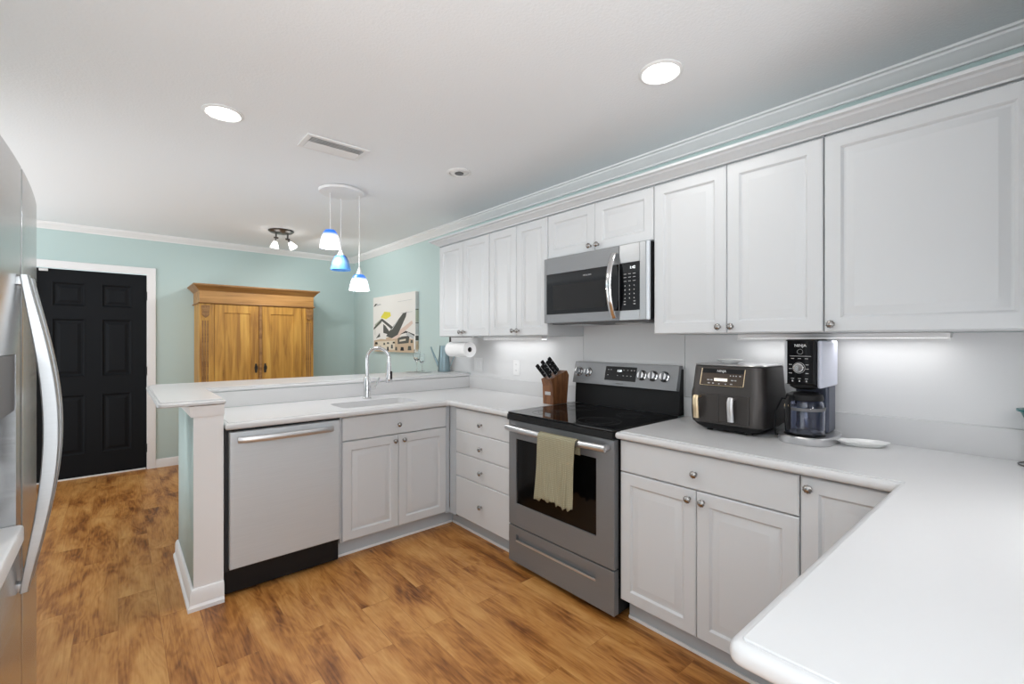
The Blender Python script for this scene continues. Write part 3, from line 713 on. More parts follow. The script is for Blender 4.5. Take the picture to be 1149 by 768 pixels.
# ------------------------------------------------------------------ faucet
fc = thing('faucet', 'tall chrome gooseneck pull-down faucet behind the sink', 'faucet', (1.367, 3.17, CT))
fxx, fy = 1.367, 3.17
B().lathe([(0, 0.0005), (0.030, 0.0005), (0.030, 0.006), (0.024, 0.010), (0.022, 0.05), (0.0215, 0.155), (0.018, 0.160), (0, 0.160)], (fxx, fy, CT), 'Z', 24).build('base', 'chrome', fc)
# neck arches along the sink towards the right
dxn, dyn = 0.80, -0.60
R_ = 0.078
pts = [(fxx, fy, CT + 0.155), (fxx, fy, CT + 0.22), (fxx, fy, CT + 0.29)]
for i in range(1, 17):
    a = PI * i / 16; q = R_ * (1 - math.cos(a)); pts.append((fxx + dxn * q, fy + dyn * q, CT + 0.29 + R_ * math.sin(a)))
q = 2 * R_; pts.append((fxx + dxn * q, fy + dyn * q, CT + 0.265))
B().tube(pts, 0.0125, 14).build('neck', 'chrome', fc)
hx, hy_ = fxx + dxn * q, fy + dyn * q
hd = B().lathe([(0, 0.265), (0.014, 0.265), (0.017, 0.255), (0.018, 0.20), (0.022, 0.165), (0.023, 0.12), (0.021, 0.115), (0, 0.116)], (hx, hy_, CT), 'Z', 22).build('spray_head', 'chrome', fc)
B().box(-0.008, 0.008, -0.0245, -0.015, 0.14, 0.20, 0.003, M=Matrix.Translation((hx, hy_, CT)) @ Matrix.Rotation(0.6, 4, 'Z')).build('spray_button', 'black_plastic', hd)
B().tube([(fxx + 0.018, fy - 0.004, CT + 0.078), (fxx + 0.060, fy - 0.014, CT + 0.078)], 0.013, 14).tube([(fxx + 0.052, fy - 0.012, CT + 0.082), (fxx + 0.066, fy - 0.016, CT + 0.105), (fxx + 0.086, fy - 0.020, CT + 0.150)], [0.008, 0.0065, 0.006], 10).build('lever', 'chrome', fc)

# ------------------------------------------------------------------ knife block and knives
KX, KY = 2.135, 2.050
kb = thing('knife_block', 'brown wooden knife block at the left rear corner of the cooktop', 'knife block', (KX + 0.08, KY + 0.045, CT))
prof = [(KX + 0.020, CT + 0.001), (KX + 0.150, CT + 0.001), (KX + 0.196, CT + 0.165), (KX + 0.110, CT + 0.226), (KX - 0.008, CT + 0.158), (KX + 0.014, CT + 0.11)]
prof = [(KX + 0.014, CT + 0.001), (KX + 0.150, CT + 0.001), (KX + 0.170, CT + 0.190), (KX + 0.150, CT + 0.222), (KX - 0.006, CT + 0.168), (KX + 0.014, CT + 0.125)]
kbb = B().prism(prof, KY, KY + 0.094, 'y', 0.003).build('block', 'block_wood', kb)
B().box(KX + 0.0105, KX + 0.0145, KY + 0.022, KY + 0.072, CT + 0.062, CT + 0.084, 0.001).build('plaque', 'silver', kb)
sl = Vector((0.156, 0, 0.054)).normalized(); sn = Vector((-0.45, 0, 0.89)).normalized()
def knife(q, yo, ln, label):
    base = Vector((KX - 0.006, 0, CT + 0.168)).lerp(Vector((KX + 0.150, 0, CT + 0.222)), q); base.y = KY + yo
    d = Vector((-0.66, 0.10, 0.74)).normalized()
    u = Vector((0, 1, 0)); w = d.cross(u).normalized(); u = w.cross(d)
    M = Matrix.Translation(base + d * 0.006) @ Matrix((u, w, d)).transposed().to_4x4()
    k = thing('kitchen_knife', label, 'knife', tuple(base), 'knives in the block')
    B().box(-0.0075, 0.0075, -0.0125, 0.0125, 0.006, ln, 0.005, M=M).build('handle', 'black_plastic', k)
    B().box(-0.007, 0.007, -0.012, 0.012, -0.004, 0.0055, 0.002, M=M).box(-0.001, 0.001, -0.010, 0.010, -0.005, 0.0, M=M).build('bolster', 'chrome', k)
    rv = B()
    for z in (0.25, 0.5, 0.75):
        for sx in (-1, 1): rv.box(-0.003, 0.003, -0.003, 0.003, ln * z - 0.003, ln * z + 0.003, M=M @ Matrix.Translation((sx * 0.0062, 0, 0)))
    rv.build('rivets', 'chrome', k)
knife(0.16, 0.022, 0.110, 'black-handled knife low on the near side of the knife block')
knife(0.16, 0.070, 0.110, 'black-handled knife low on the far side of the knife block')
knife(0.50, 0.022, 0.118, 'black-handled knife in the middle slot, near side of the block')
knife(0.50, 0.070, 0.118, 'black-handled knife in the middle slot, far side of the block')
knife(0.80, 0.046, 0.125, 'black-handled knife highest at the back of the knife block')

# ------------------------------------------------------------------ air fryer
af = thing('air_fryer', 'dark two-basket air fryer on the counter beside the range', 'air fryer', (2.22, 0.91, CT))
AY0, AY1, AX0, AX1 = 0.742, 1.080, 2.072, 2.385
def rrect(x0, x1, y0, y1, r, seg=6): return roundc([(x0, y0), (x1, y0), (x1, y1), (x0, y1)], {0: r, 1: r, 2: r, 3: r}, seg)
def loft_rr(b, levels, r):
    b.ringloft([[(x, y, z) for x, y in rrect(x0, x1, y0, y1, r)] for x0, x1, y0, y1, z in levels]); return b
loft_rr(B(), [(AX0 + 0.030, AX1 - 0.03, AY0 + 0.045, AY1 - 0.045, CT + 0.010), (AX0 + 0.012, AX1 - 0.012, AY0 + 0.022, AY1 - 0.022, CT + 0.026), (AX0 + 0.006, AX1 - 0.004, AY0 + 0.008, AY1 - 0.008, CT + 0.040)], 0.05).build('base', 'black_plastic', af)
for x in (AX0 + 0.06, AX1 - 0.06):
    for y in (AY0 + 0.08, AY1 - 0.08): B().lathe([(0.014, 0.0005), (0.014, 0.0095)], (x, y, CT)).build('foot', 'black_matte', af)
loft_rr(B(), [(AX0 + 0.002, AX1, AY0 + 0.004, AY1 - 0.004, CT + 0.041), (AX0, AX1, AY0, AY1, CT + 0.08), (AX0 + 0.001, AX1, AY0, AY1, CT + 0.18), (AX0 + 0.008, AX1 - 0.002, AY0 + 0.004, AY1 - 0.004, CT + 0.205), (AX0 + 0.020, AX1 - 0.004, AY0 + 0.010, AY1 - 0.010, CT + 0.303)], 0.055).build('housing', 'bronze_body', af)
loft_rr(B(), [(AX0 + 0.026, AX1 - 0.008, AY0 + 0.016, AY1 - 0.016, CT + 0.3035), (AX0 + 0.020, AX1 - 0.006, AY0 + 0.010, AY1 - 0.010, CT + 0.309), (AX0 + 0.024, AX1 - 0.010, AY0 + 0.014, AY1 - 0.014, CT + 0.314)], 0.05).build('top_plate', 'silver', af)
# control panel follows the slanted upper front
q0, q1 = Vector((AX0 + 0.0075, 0, CT + 0.207)), Vector((AX0 + 0.0195, 0, CT + 0.300)); av = (q1 - q0).normalized(); an = Vector((-av.z, 0, av.x))
def afp(y, f, d): p = q0.lerp(q1, f) + an * d; return (p.x, y, p.z)
def afplate(name, parent, mat, corners, d0, d1):
    b = B(); b.ringloft([[afp(y, f, d0) for y, f in corners], [afp(y, f, d1) for y, f in corners]]); return b.build(name, mat, parent, smooth=0)
cpn = afplate('control_panel', af, 'bronze_panel', [(0.828, 0.10), (1.024, 0.10), (1.016, 0.93), (0.822, 0.93)], -0.002, 0.0020)
afplate('panel_band', cpn, 'black_plastic', [(0.830, 0.70), (1.017, 0.70), (1.014, 0.92), (0.824, 0.92)], 0.0, 0.0026)
ed = B()
for (a, b_) in (((0.828, 0.10), (1.024, 0.10)), ((1.024, 0.10), (1.016, 0.93)), ((0.828, 0.10), (0.822, 0.93))):
    ed.tube([afp(*a, 0.0022), afp(*b_, 0.0022)], 0.0016, 6)
ed.build('panel_edge', 'brass', cpn)
afplate('display', cpn, 'amber_glow', [(0.898, 0.32), (0.958, 0.32), (0.958, 0.46), (0.898, 0.46)], 0.0005, 0.003)
mk = B()
for y, f, w in ((0.985, 0.34, .012), (0.970, 0.34, .008), (0.982, 0.18, .010), (0.962, 0.18, .008), (0.935, 0.16, .006), (0.905, 0.16, .006), (0.880, 0.18, .010), (0.876, 0.36, .012), (0.862, 0.36, .008), (0.885, 0.58, .005), (0.872, 0.58, .005), (0.860, 0.58, .005), (0.843, 0.58, .007)):
    mk.ringloft([[afp(y - w / 2, f, 0.001), afp(y + w / 2, f, 0.001), afp(y + w / 2, f + 0.05, 0.001), afp(y - w / 2, f + 0.05, 0.001)], [afp(y - w / 2, f, 0.003), afp(y + w / 2, f, 0.003), afp(y + w / 2, f + 0.05, 0.003), afp(y - w / 2, f + 0.05, 0.003)]])
mk.build('button_marks', 'grey_mark', cpn)
text('NINJA', 0.015, Vector(afp(0.925, 0.81, 0.0034)), (0, -1, 0), av, 'white_mark', cpn, 'lettering')
for y0, y1, hy in ((0.933, 1.028, 1.026), (0.800, 0.930, 0.868)):
    d = B().box(AX0 - 0.004, AX0 + 0.05, y0 if y0 > 0.9 else 0.80, y1, CT + 0.050, CT + 0.176, 0.004).build('basket_drawer', 'bronze_body', af)
    hd = B().tube([(AX0 - 0.002, hy, CT + 0.160), (AX0 - 0.030, hy, CT + 0.165), (AX0 - 0.036, hy, CT + 0.150), (AX0 - 0.032, hy, CT + 0.11), (AX0 - 0.026, hy, CT + 0.062)], [0.010, 0.011, 0.012, 0.0125, 0.012], 12, flat=(0.6, 1.15), up=(1, 0, 0))
    hd.build('handle', 'silver' if hy < 1 else 'brass', d)  # brass colour paints a warm reflection onto the left chrome handle

tag(B().lathe([(0, 0.0), (0.030, 0.0), (0.034, 0.004), (0.055, 0.015), (0.060, 0.019), (0.058, 0.020), (0.034, 0.0075), (0, 0.0065)], (2.20, 0.935, CT + 0.3145), 'Z', 32).build('saucer', 'ceramic'), 'small white saucer sitting on top of the air fryer', 'saucer')

# ------------------------------------------------------------------ coffee maker
cm = thing('coffee_maker', 'black and grey drip coffee maker with a silver base', 'coffee maker', (2.22, 0.61, CT))
def ell(cx, cy, a, b, n=40, p=2.6): return [(cx + a * abs(math.cos(2 * PI * i / n)) ** (2 / p) * (1 if math.cos(2 * PI * i / n) >= 0 else -1), cy + b * abs(math.sin(2 * PI * i / n)) ** (2 / p) * (1 if math.sin(2 * PI * i / n) >= 0 else -1)) for i in range(n)]
def loft_ell(b, cx, cy, lv, p=2.6):
    b.ringloft([[(x, y, z) for x, y in ell(cx, cy, a, c, 40, p)] for a, c, z in lv]); return b
loft_ell(B(), 2.222, 0.612, [(0.148, 0.098, CT + 0.001), (0.150, 0.100, CT + 0.006), (0.150, 0.100, CT + 0.028), (0.146, 0.096, CT + 0.033)], 3.0).build('base', 'silver', cm)
B().lathe([(0, 0), (0.072, 0), (0.074, 0.002), (0.070, 0.004), (0, 0.004)], (2.150, 0.612, CT + 0.0332), 'Z', 32).build('warming_plate', 'black_plastic', cm)
B().box(2.236, 2.345, 0.548, 0.672, CT + 0.0335, CT + 0.242, 0.012, 3).build('tower', 'slate_body', cm)
HZ0, HZ1 = CT + 0.242, CT + 0.428
B().box(2.104, 2.345, 0.560, 0.672, HZ0 + 0.0, HZ1, 0.010, 3).build('head', 'black_plastic', cm)
B().box(2.118, 2.342, 0.540, 0.5595, HZ0 - 0.012, HZ1 - 0.004, 0.009, 3).build('water_tank', 'lavender_tank', cm)
B().box(2.100, 2.1035, 0.661, 0.670, HZ0 + 0.004, HZ1 - 0.006, 0.001).build('side_strip', 'silver', cm)
cp = B().box(2.099, 2.1035, 0.565, 0.659, HZ0 + 0.006, HZ1 - 0.006, 0.001).build('control_panel', 'black_glass', cm)
dl = B().lathe([(0, 0), (0.017, 0), (0.0185, 0.002), (0.018, 0.008), (0.015, 0.010), (0, 0.0095)], (2.0988, 0.617, CT + 0.312), '-X', 28).build('dial', 'chrome', cp)
B().lathe([(0.021, 0), (0.0225, 0), (0.0225, 0.0008), (0.021, 0.0008), (0.021, 0)], (2.0988, 0.617, CT + 0.312), '-X', 32, cap=False).build('dial_ring', 'grey_mark', cp)
mk = B()
def cmk(y, z, w, h=0.0022): mk.box(2.0980, 2.0989, y - w / 2, y + w / 2, z - h / 2, z + h / 2)
cmk(0.612, CT + 0.360, 0.076, 0.0018)
for y, z in ((0.640, .350), (0.615, .350), (0.590, .350), (0.648, .325), (0.648, .308), (0.648, .290), (0.588, .325), (0.588, .308), (0.588, .290), (0.640, .268), (0.615, .268), (0.590, .268)): cmk(y, CT + z, 0.011)
for y in (0.640, 0.615, 0.590): cmk(y, CT + 0.258, 0.005, 0.006)
mk.build('button_marks', 'grey_mark', cp)
B().lathe([(0.0095, 0), (0.0105, 0), (0.0105, 0.0006), (0.0095, 0.0006), (0.0095, 0)], (2.0988, 0.613, CT + 0.378), '-X', 24, cap=False).build('clock_ring', 'grey_mark', cp)
text('NINJA', 0.016, (2.0983, 0.612, CT + 0.403), (0, -1, 0), (0, 0, 1), 'white_mark', cp, 'lettering', ext=0.0004)
B().lathe([(0, 0.222), (0.035, 0.222), (0.052, 0.232), (0.054, 0.2415), (0, 0.2415)], (2.160, 0.614, CT), 'Z', 28).build('brew_basket', 'black_plastic', cm)
B().tube([(2.30, 0.672, CT + 0.10), (2.27, 0.690, CT + 0.16), (2.20, 0.712, CT + 0.17), (2.15, 0.722, CT + 0.12), (2.14, 0.720, CT + 0.05), (2.17, 0.728, CT + 0.012), (2.25, 0.722, CT + 0.006), (2.36, 0.715, CT + 0.006), (2.392, 0.712, CT + 0.05)], 0.0035, 8).build('power_cord', 'black_plastic', cm)
cf = thing('carafe', 'tinted glass carafe with black lid sitting in the coffee maker', 'carafe', (2.150, 0.612, CT + 0.038))
cz = CT + 0.0376
B().lathe([(0, 0), (0.064, 0), (0.070, 0.004), (0.071, 0.03), (0.0715, 0.10), (0.066, 0.130), (0.060, 0.140), (0.057, 0.140), (0.063, 0.128), (0.068, 0.10), (0.0675, 0.03), (0.066, 0.008), (0, 0.006)], (2.150, 0.612, cz), 'Z', 36, cap=False).build('jar', 'smoked_glass', cf)
B().lathe([(0, 0.1405), (0.066, 0.1405), (0.068, 0.146), (0.064, 0.163), (0.045, 0.172), (0, 0.173)], (2.150, 0.612, cz), 'Z', 36).build('lid', 'black_plastic', cf)
B().lathe([(0.0715, 0.100), (0.0735, 0.100), (0.0735, 0.112), (0.0715, 0.112), (0.0715, 0.100)], (2.150, 0.612, cz), 'Z', 36, cap=False).build('band', 'dark_grey', cf)
ha = Vector((-0.93, 0.36, 0)).normalized()
def hpnt(r, z): return Vector((2.150, 0.612, cz)) + ha * r + Vector((0, 0, z))
hn = B().tube([hpnt(0.066, 0.150), hpnt(0.086, 0.150), hpnt(0.094, 0.135), hpnt(0.094, 0.06), hpnt(0.090, 0.022)], [0.010, 0.010, 0.0105, 0.0105, 0.009], 10, flat=(0.8, 1.3), up=tuple(ha)).build('handle', 'black_plastic', cf)
B().lathe([(0, 0), (0.008, 0), (0.008, 0.002), (0, 0.002)], hpnt(0.1025, 0.122), '-X', 16).build('emblem', 'brass', hn)

# dish on the counter
b = B(); rings = []
for s_, z in ((0.0, 0.0005), (0.70, 0.0005), (0.78, 0.004), (0.98, 0.016), (1.0, 0.018), (0.97, 0.0185), (0.78, 0.009), (0.70, 0.006), (0.0, 0.0055)):
    ring_ = []
    for i in range(36):
        a = 2 * PI * i / 36; rr = 1 + 0.035 * math.cos(8 * a) * (s_ > 0.9)
        px, py = 0.092 * math.cos(a) * s_ * rr, 0.052 * math.sin(a) * s_ * rr
        ca, sa = math.cos(-1.02), math.sin(-1.02); ring_.append((2.258 + px * ca - py * sa, 0.437 + px * sa + py * ca, CT + z))
    rings.append(ring_)
tag(b.ringloft(rings).build('small_dish', 'ceramic'), 'small white oval dish lying on the counter right of the coffee maker', 'dish')

# goblet-like planter cut by the right edge
gb = thing('cup_stand', 'dark teal conical cup in a wire stand at the right edge of the counter', 'cup', (2.322, -0.040, CT))
B().lathe([(0, 0.080), (0.016, 0.080), (0.058, 0.182), (0.067, 0.184), (0.067, 0.191), (0.055, 0.191), (0.013, 0.086), (0, 0.086)], (2.322, -0.040, CT), 'Z', 28).build('cup', 'teal_plastic', gb)
st = B()
for k in range(4):
    a = PI / 4 + k * PI / 2; c, s_ = math.cos(a), math.sin(a)
    st.tube([(2.322 + 0.062 * c, -0.040 + 0.062 * s_, CT + 0.004), (2.322 + 0.016 * c, -0.040 + 0.016 * s_, CT + 0.085), (2.322 + 0.020 * c, -0.040 + 0.020 * s_, CT + 0.093)], 0.0025, 8)
pts = [(2.322 + 0.062 * math.cos(2 * PI * i / 28), -0.040 + 0.062 * math.sin(2 * PI * i / 28), CT + 0.0035) for i in range(29)]
st.tube(pts, 0.0025, 8); st.build('stand', 'dark_metal', gb)

# ------------------------------------------------------------------ things on the bar
BZ = 1.0435
def wine_glass(x, y, zb, bowl, h, label):
    prof = [(0, 0.0005), (0.030, 0.0005), (0.031, 0.002), (0.006, 0.005), (0.0032, 0.012), (0.0032, h * 0.42), (0.008, h * 0.46), (bowl * 0.85, h * 0.58), (bowl, h * 0.70), (bowl * 0.92, h * 0.86), (bowl * 0.80, h),
            (bowl * 0.77, h), (bowl * 0.89, h * 0.86), (bowl * 0.96, h * 0.70), (bowl * 0.80, h * 0.585), (0.004, h * 0.49), (0, h * 0.485)]
    tag(B().lathe(prof, (x, y, zb), 'Z', 28, cap=False).build('wine_glass', 'clear_glass'), label, 'wine glass', 'wine glasses on the bar')
tag(B().lathe([(0, 0.0005), (0.115, 0.0005), (0.118, 0.004), (0.115, 0.006), (0, 0.006)], (2.09, 3.70, BZ), 'Z', 36).build('round_tray', 'silver'), 'flat round silver tray on the bar under the wine glasses', 'tray')
wine_glass(2.065, 3.69, BZ + 0.0063, 0.032, 0.205, 'taller wine glass on the tray below the picture')
wine_glass(2.135, 3.72, BZ + 0.0063, 0.028, 0.165, 'shorter wine glass on the tray, nearer the watering can')
wc = thing('watering_can', 'slim grey-blue metal watering can on the bar beside the wine glasses', 'watering can', (2.325, 3.64, BZ))
B().lathe([(0, 0.0005), (0.058, 0.0005), (0.059, 0.004), (0.042, 0.238), (0.044, 0.245), (0.040, 0.245), (0.038, 0.235), (0.053, 0.01), (0, 0.008)], (2.325, 3.64, BZ), 'Z', 32, cap=False).build('body', 'can_zinc', wc)
d = Vector((-0.80, 0.60, 0)).normalized()
c = Vector((2.325, 3.64, BZ))
B().tube([c + d * 0.046 + Vector((0, 0, 0.045)), c + d * 0.085 + Vector((0, 0, 0.13)), c + d * 0.118 + Vector((0, 0, 0.215)), c + d * 0.124 + Vector((0, 0, 0.235))], [0.014, 0.010, 0.008, 0.0085], 12).build('spout', 'can_zinc', wc)
B().tube([c - d * 0.047 + Vector((0, 0, 0.21)), c - d * 0.085 + Vector((0, 0, 0.20)), c - d * 0.095 + Vector((0, 0, 0.14)), c - d * 0.056 + Vector((0, 0, 0.05))], 0.005, 10).build('handle', 'can_zinc', wc)

# paper towels under the far cabinet
PXC, PZC = 2.20, 1.262
ph = thing('towel_holder', 'dark under-cabinet bracket holding the paper towel roll', 'towel holder', (PXC, 3.19, UB - 0.002))
B().box(PXC - 0.012, PXC + 0.012, 3.03, 3.345, UB - 0.005, UB - 0.0005).box(PXC - 0.009, PXC + 0.009, 3.343, 3.347, PZC - 0.012, UB - 0.001).build('bracket', 'dark_metal', ph)
B().tube([(PXC, 3.35, PZC), (PXC, 3.032, PZC)], 0.006, 10).build('rod', 'dark_metal', ph)
pr_ = thing('paper_towel_roll', 'white paper towel roll hanging under the far wall cabinet', 'paper towel roll', (PXC, 3.19, PZC))
B().lathe([(0.021, 0), (0.064, 0), (0.064, 0.28), (0.021, 0.28), (0.021, 0)], (PXC, 3.050, PZC), 'Y', 40, cap=False).build('roll', 'paper', pr_)
B().lathe([(0.0185, 0.001), (0.0208, 0.001), (0.0208, 0.279), (0.0185, 0.279), (0.0185, 0.001)], (PXC, 3.050, PZC), 'Y', 28, cap=False).build('core', 'cardboard_core', pr_)

def outlet(y, z, lab, w=0.072, h=0.118, sw=False):
    x = XW - 0.0063
    t = thing('wall_outlet' if not sw else 'light_switch', lab, 'outlet' if not sw else 'switch', (x, y, z))
    B().box(x - 0.005, x, y - w / 2, y + w / 2, z - h / 2, z + h / 2, 0.002).build('plate', 'white_plastic', t)
    if sw:
        for dy in (-0.028, 0.028): B().box(x - 0.011, x - 0.0052, y + dy - 0.016, y + dy + 0.016, z - 0.034, z + 0.034, 0.002).build('rocker', 'white_plastic', t)
    else:
        for dz in (-0.024, 0.024):
            s_ = B().box(x - 0.0075, x - 0.0052, y - 0.017, y + 0.017, z + dz - 0.015, z + dz + 0.015, 0.001).build('socket', 'white_plastic', t)
            B().box(x - 0.0082, x - 0.0076, y - 0.008, y - 0.006, z + dz - 0.003, z + dz + 0.006).box(x - 0.0082, x - 0.0076, y + 0.006, y + 0.008, z + dz - 0.003, z + dz + 0.006).build('slots', 'dark_grey', s_)
outlet(2.705, 1.120, 'white outlet on the wall left of the knife block')
outlet(3.215, 1.125, 'white double switch plate on the wall just below the paper towel roll', w=0.118, sw=True)

# ------------------------------------------------------------------ picture
py0, py1, pz0, pz1 = 4.285, 5.34, 1.205, 1.865
px = XW - 0.040
pa = thing('wall_picture', 'unframed canvas of houses under a yellow sun on the teal wall', 'picture', (XW, (py0 + py1) / 2, pz0))
B().box(px, XW - 0.001, py0, py1, pz0, pz1, 0.002).build('canvas', 'art_white', pa)
ar = B(); lay = [0]
def patch(mat, pts):
    """painted patch in picture coordinates: a 0..1 left to right, b 0..1 bottom to top"""
    ar.use(mat); lay[0] += 1; d = 0.0004 + 0.00005 * lay[0]
    ar.ringloft([[(px - d0, py1 - a * (py1 - py0), pz0 + b * (pz1 - pz0)) for a, b in pts] for d0 in (0.0001, d)])
patch('art_tan', [(0.03, 0.0), (0.97, 0.0), (0.97, 0.22), (0.70, 0.26), (0.40, 0.26), (0.03, 0.20)])
patch('art_pink', [(0.45, 0.22), (0.62, 0.24), (0.95, 0.48), (0.93, 0.53), (0.60, 0.34)])
patch('art_yellow', [(0.20, 0.62), (0.30, 0.72), (0.44, 0.70), (0.46, 0.63), (0.34, 0.58)])
patch('art_green', [(0.05, 0.50), (0.22, 0.60), (0.24, 0.30), (0.05, 0.30)])
patch('art_dark', [(0.02, 0.44), (0.24, 0.60), (0.50, 0.44), (0.47, 0.40), (0.24, 0.55), (0.02, 0.40)])
patch('art_white', [(0.06, 0.24), (0.06, 0.42), (0.24, 0.53), (0.30, 0.50), (0.34, 0.22)])
patch('art_dark', [(0.27, 0.50), (0.33, 0.46), (0.44, 0.34), (0.42, 0.30), (0.27, 0.34)])
patch('art_dark', [(0.34, 0.28), (0.48, 0.42), (0.74, 0.66), (0.82, 0.68), (0.80, 0.60), (0.62, 0.30), (0.48, 0.24)])
patch('art_grey', [(0.46, 0.38), (0.50, 0.40), (0.64, 0.56), (0.62, 0.56)])
patch('art_dark', [(0.08, 0.24), (0.18, 0.34), (0.19, 0.27)])
patch('art_cream', [(0.10, 0.04), (0.55, 0.04), (0.55, 0.20), (0.10, 0.18)])
patch('art_dark', [(0.62, 0.14), (0.62, 0.24), (0.72, 0.27), (0.88, 0.28), (0.86, 0.16)])
patch('art_cream', [(0.66, 0.18), (0.66, 0.21), (0.80, 0.23), (0.80, 0.20)])
patch('art_black', [(0.66, 0.30), (0.80, 0.36), (0.98, 0.30), (0.98, 0.27), (0.80, 0.33)])
for k, (a, b_, w, h) in enumerate(((0.05, .13, .08, .04), (0.17, .02, .05, .08), (0.27, .12, .05, .04), (0.36, .02, .05, .07), (0.46, .06, .05, .07), (0.56, .03, .05, .06), (0.68, .03, .08, .06), (0.84, .04, .08, .07), (0.06, .03, .06, .06), (0.50, .15, .06, .03), (0.36, .14, .06, .03), (0.90, .16, .05, .05))):
    patch('art_dark' if k % 3 else 'art_black', [(a, b_), (a + w, b_), (a + w * 0.85, b_ + h), (a + w * 0.15, b_ + h)])
patch('art_grey', [(0.80, 0.30), (0.97, 0.22), (0.97, 0.28), (0.84, 0.34)])
patch('art_dark', [(0.02, 0.83), (0.07, 0.84), (0.12, 0.88), (0.06, 0.88)])
patch('art_grey', [(0.10, 0.84), (0.22, 0.85), (0.20, 0.87), (0.11, 0.865)])
patch('art_grey', [(0.62, 0.86), (0.94, 0.87), (0.94, 0.876), (0.62, 0.866)])
patch('art_grey', [(0.70, 0.66), (0.94, 0.67), (0.94, 0.677), (0.70, 0.667)])
# wrapped side edge facing the kitchen
def edge(mat, z0, z1): ar.use(mat); ar.box(px + 0.001, XW - 0.002, py0 - 0.0008, py0 - 0.0001, pz0 + z0 * (pz1 - pz0), pz0 + z1 * (pz1 - pz0))
for m, a, b_ in (('art_grey', 0.72, 0.99), ('art_green', 0.50, 0.70), ('art_grey', 0.30, 0.48), ('art_dark', 0.20, 0.28), ('art_tan', 0.02, 0.19), ('art_dark', 0.70, 0.715), ('art_dark', 0.48, 0.495)): edge(m, a, b_)
ar.build('painting', None, pa, smooth=0)

# ------------------------------------------------------------------ armoire
wx0, wx1, wy0, wy1 = 0.622, 1.736, 5.545, 6.02
ar_ = thing('wardrobe', 'honey pine two-door wardrobe with carved cornice against the back wall', 'wardrobe', ((wx0 + wx1) / 2, 5.8, 0))
B().box(wx0 + 0.006, wx1 - 0.006, wy0 + 0.024, wy1, 0.10, 1.865, 0.002).build('carcass', 'pine', ar_)
B().box(wx0 - 0.015, wx1 + 0.015, wy0 - 0.012, wy1, 0.0, 0.0995, 0.006).build('plinth', 'pine_brown', ar_)
B().box(wx0, wx1, wy0, wy0 + 0.0235, 1.727, 1.853, 0.002).box(wx0, wx0 + 0.0055, wy0 + 0.024, wy1, 1.727, 1.853).box(wx1 - 0.0055, wx1, wy0 + 0.024, wy1, 1.727, 1.853).build('frieze', 'pine_rail', ar_)
fp = [(wx0 - 0.0005, wy1), (wx0 - 0.0005, wy0 - 0.0005), (wx1 + 0.0005, wy0 - 0.0005), (wx1 + 0.0005, wy1)]
B().sweep(fp, [(0, 1.850), (0.006, 1.850), (0.010, 1.860), (0.018, 1.866), (0.030, 1.884), (0.044, 1.894), (0.046, 1.900), (0.056, 1.903), (0.056, 1.916), (0, 1.920)], 1).build('cornice', 'pine_brown', ar_)
B().box(wx0, wx1, wy0, wy1, 1.866, 1.9195).build('top_board', 'pine_brown', ar_)
B().sweep(fp, [(0, 1.718), (0.008, 1.718), (0.012, 1.724), (0.008, 1.731), (0, 1.732)], 1).build('lip_moulding', 'pine_brown', ar_)
for x0, x1 in ((wx0 + 0.001, wx0 + 0.128), (wx1 - 0.128, wx1 - 0.001)):
    pi = B().box(x0, x1, wy0 + 0.004, wy0 + 0.0235, 0.101, 1.7175, 0.002).build('pilaster', 'pine', ar_)
    xc = (x0 + x1) / 2 + (-0.012 if x0 < 1 else 0.012)
    fl = B()
    for k in range(3): fl.box(xc - 0.030 + k * 0.022, xc - 0.018 + k * 0.022, wy0 - 0.001, wy0 + 0.0045, 0.30, 1.545, 0.003)
    fl.build('fluting', 'pine_brown', pi)
    co = B().prism([(xc - 0.036, 1.700), (xc + 0.036, 1.700), (xc + 0.036, 1.665), (xc + 0.030, 1.655), (xc + 0.032, 1.60), (xc, 1.570), (xc - 0.032, 1.60), (xc - 0.030, 1.655), (xc - 0.036, 1.665)], wy0 - 0.018, wy0 + 0.0045, 'y', 0.004)
    for k in (-0.018, 0.004): co.box(xc + k, xc + k + 0.014, wy0 - 0.023, wy0 - 0.015, 1.67, 1.695, 0.003)
    co.prism([(xc - 0.016, 1.645), (xc + 0.016, 1.645), (xc, 1.595)], wy0 - 0.023, wy0 - 0.016, 'y', 0.002)
    co.build('carved_bracket', 'pine_brown', pi)
mid = (wx0 + wx1) / 2
def adoor(x0, x1, hx):
    rings = [(0, -0.003), (0.003, 0), (0.085, 0), (0.088, -0.010), (0.091, -0.011)]
    d = B().panel((x0, wy0 + 0.002, 0.13), (1, 0, 0), (0, 0, 1), (0, -1, 0), x1 - x0, 1.715 - 0.13, 0.020, rings).build('door', 'pine', ar_, smooth=20)
    h = B(); zc = 1.035
    h.prism([(hx - 0.010, zc - 0.05), (hx + 0.010, zc - 0.05), (hx + 0.014, zc), (hx + 0.008, zc + 0.05), (hx - 0.008, zc + 0.05), (hx - 0.014, zc)], wy0 - 0.002, wy0 + 0.0018, 'y')
    pts = [(hx + 0.014 * math.cos(2 * PI * i / 16), wy0 - 0.010, zc + 0.005 + 0.026 * math.sin(2 * PI * i / 16)) for i in range(17)]
    h.tube(pts, 0.003, 6); h.build('handle', 'iron', d)
adoor(wx0 + 0.130, mid - 0.016, mid - 0.045)
adoor(mid + 0.016, wx1 - 0.130, mid + 0.045)
B().box(mid - 0.015, mid + 0.015, wy0 - 0.008, wy0 + 0.021, 0.115, 1.7175, 0.005).build('centre_strip', 'pine_brown', ar_)

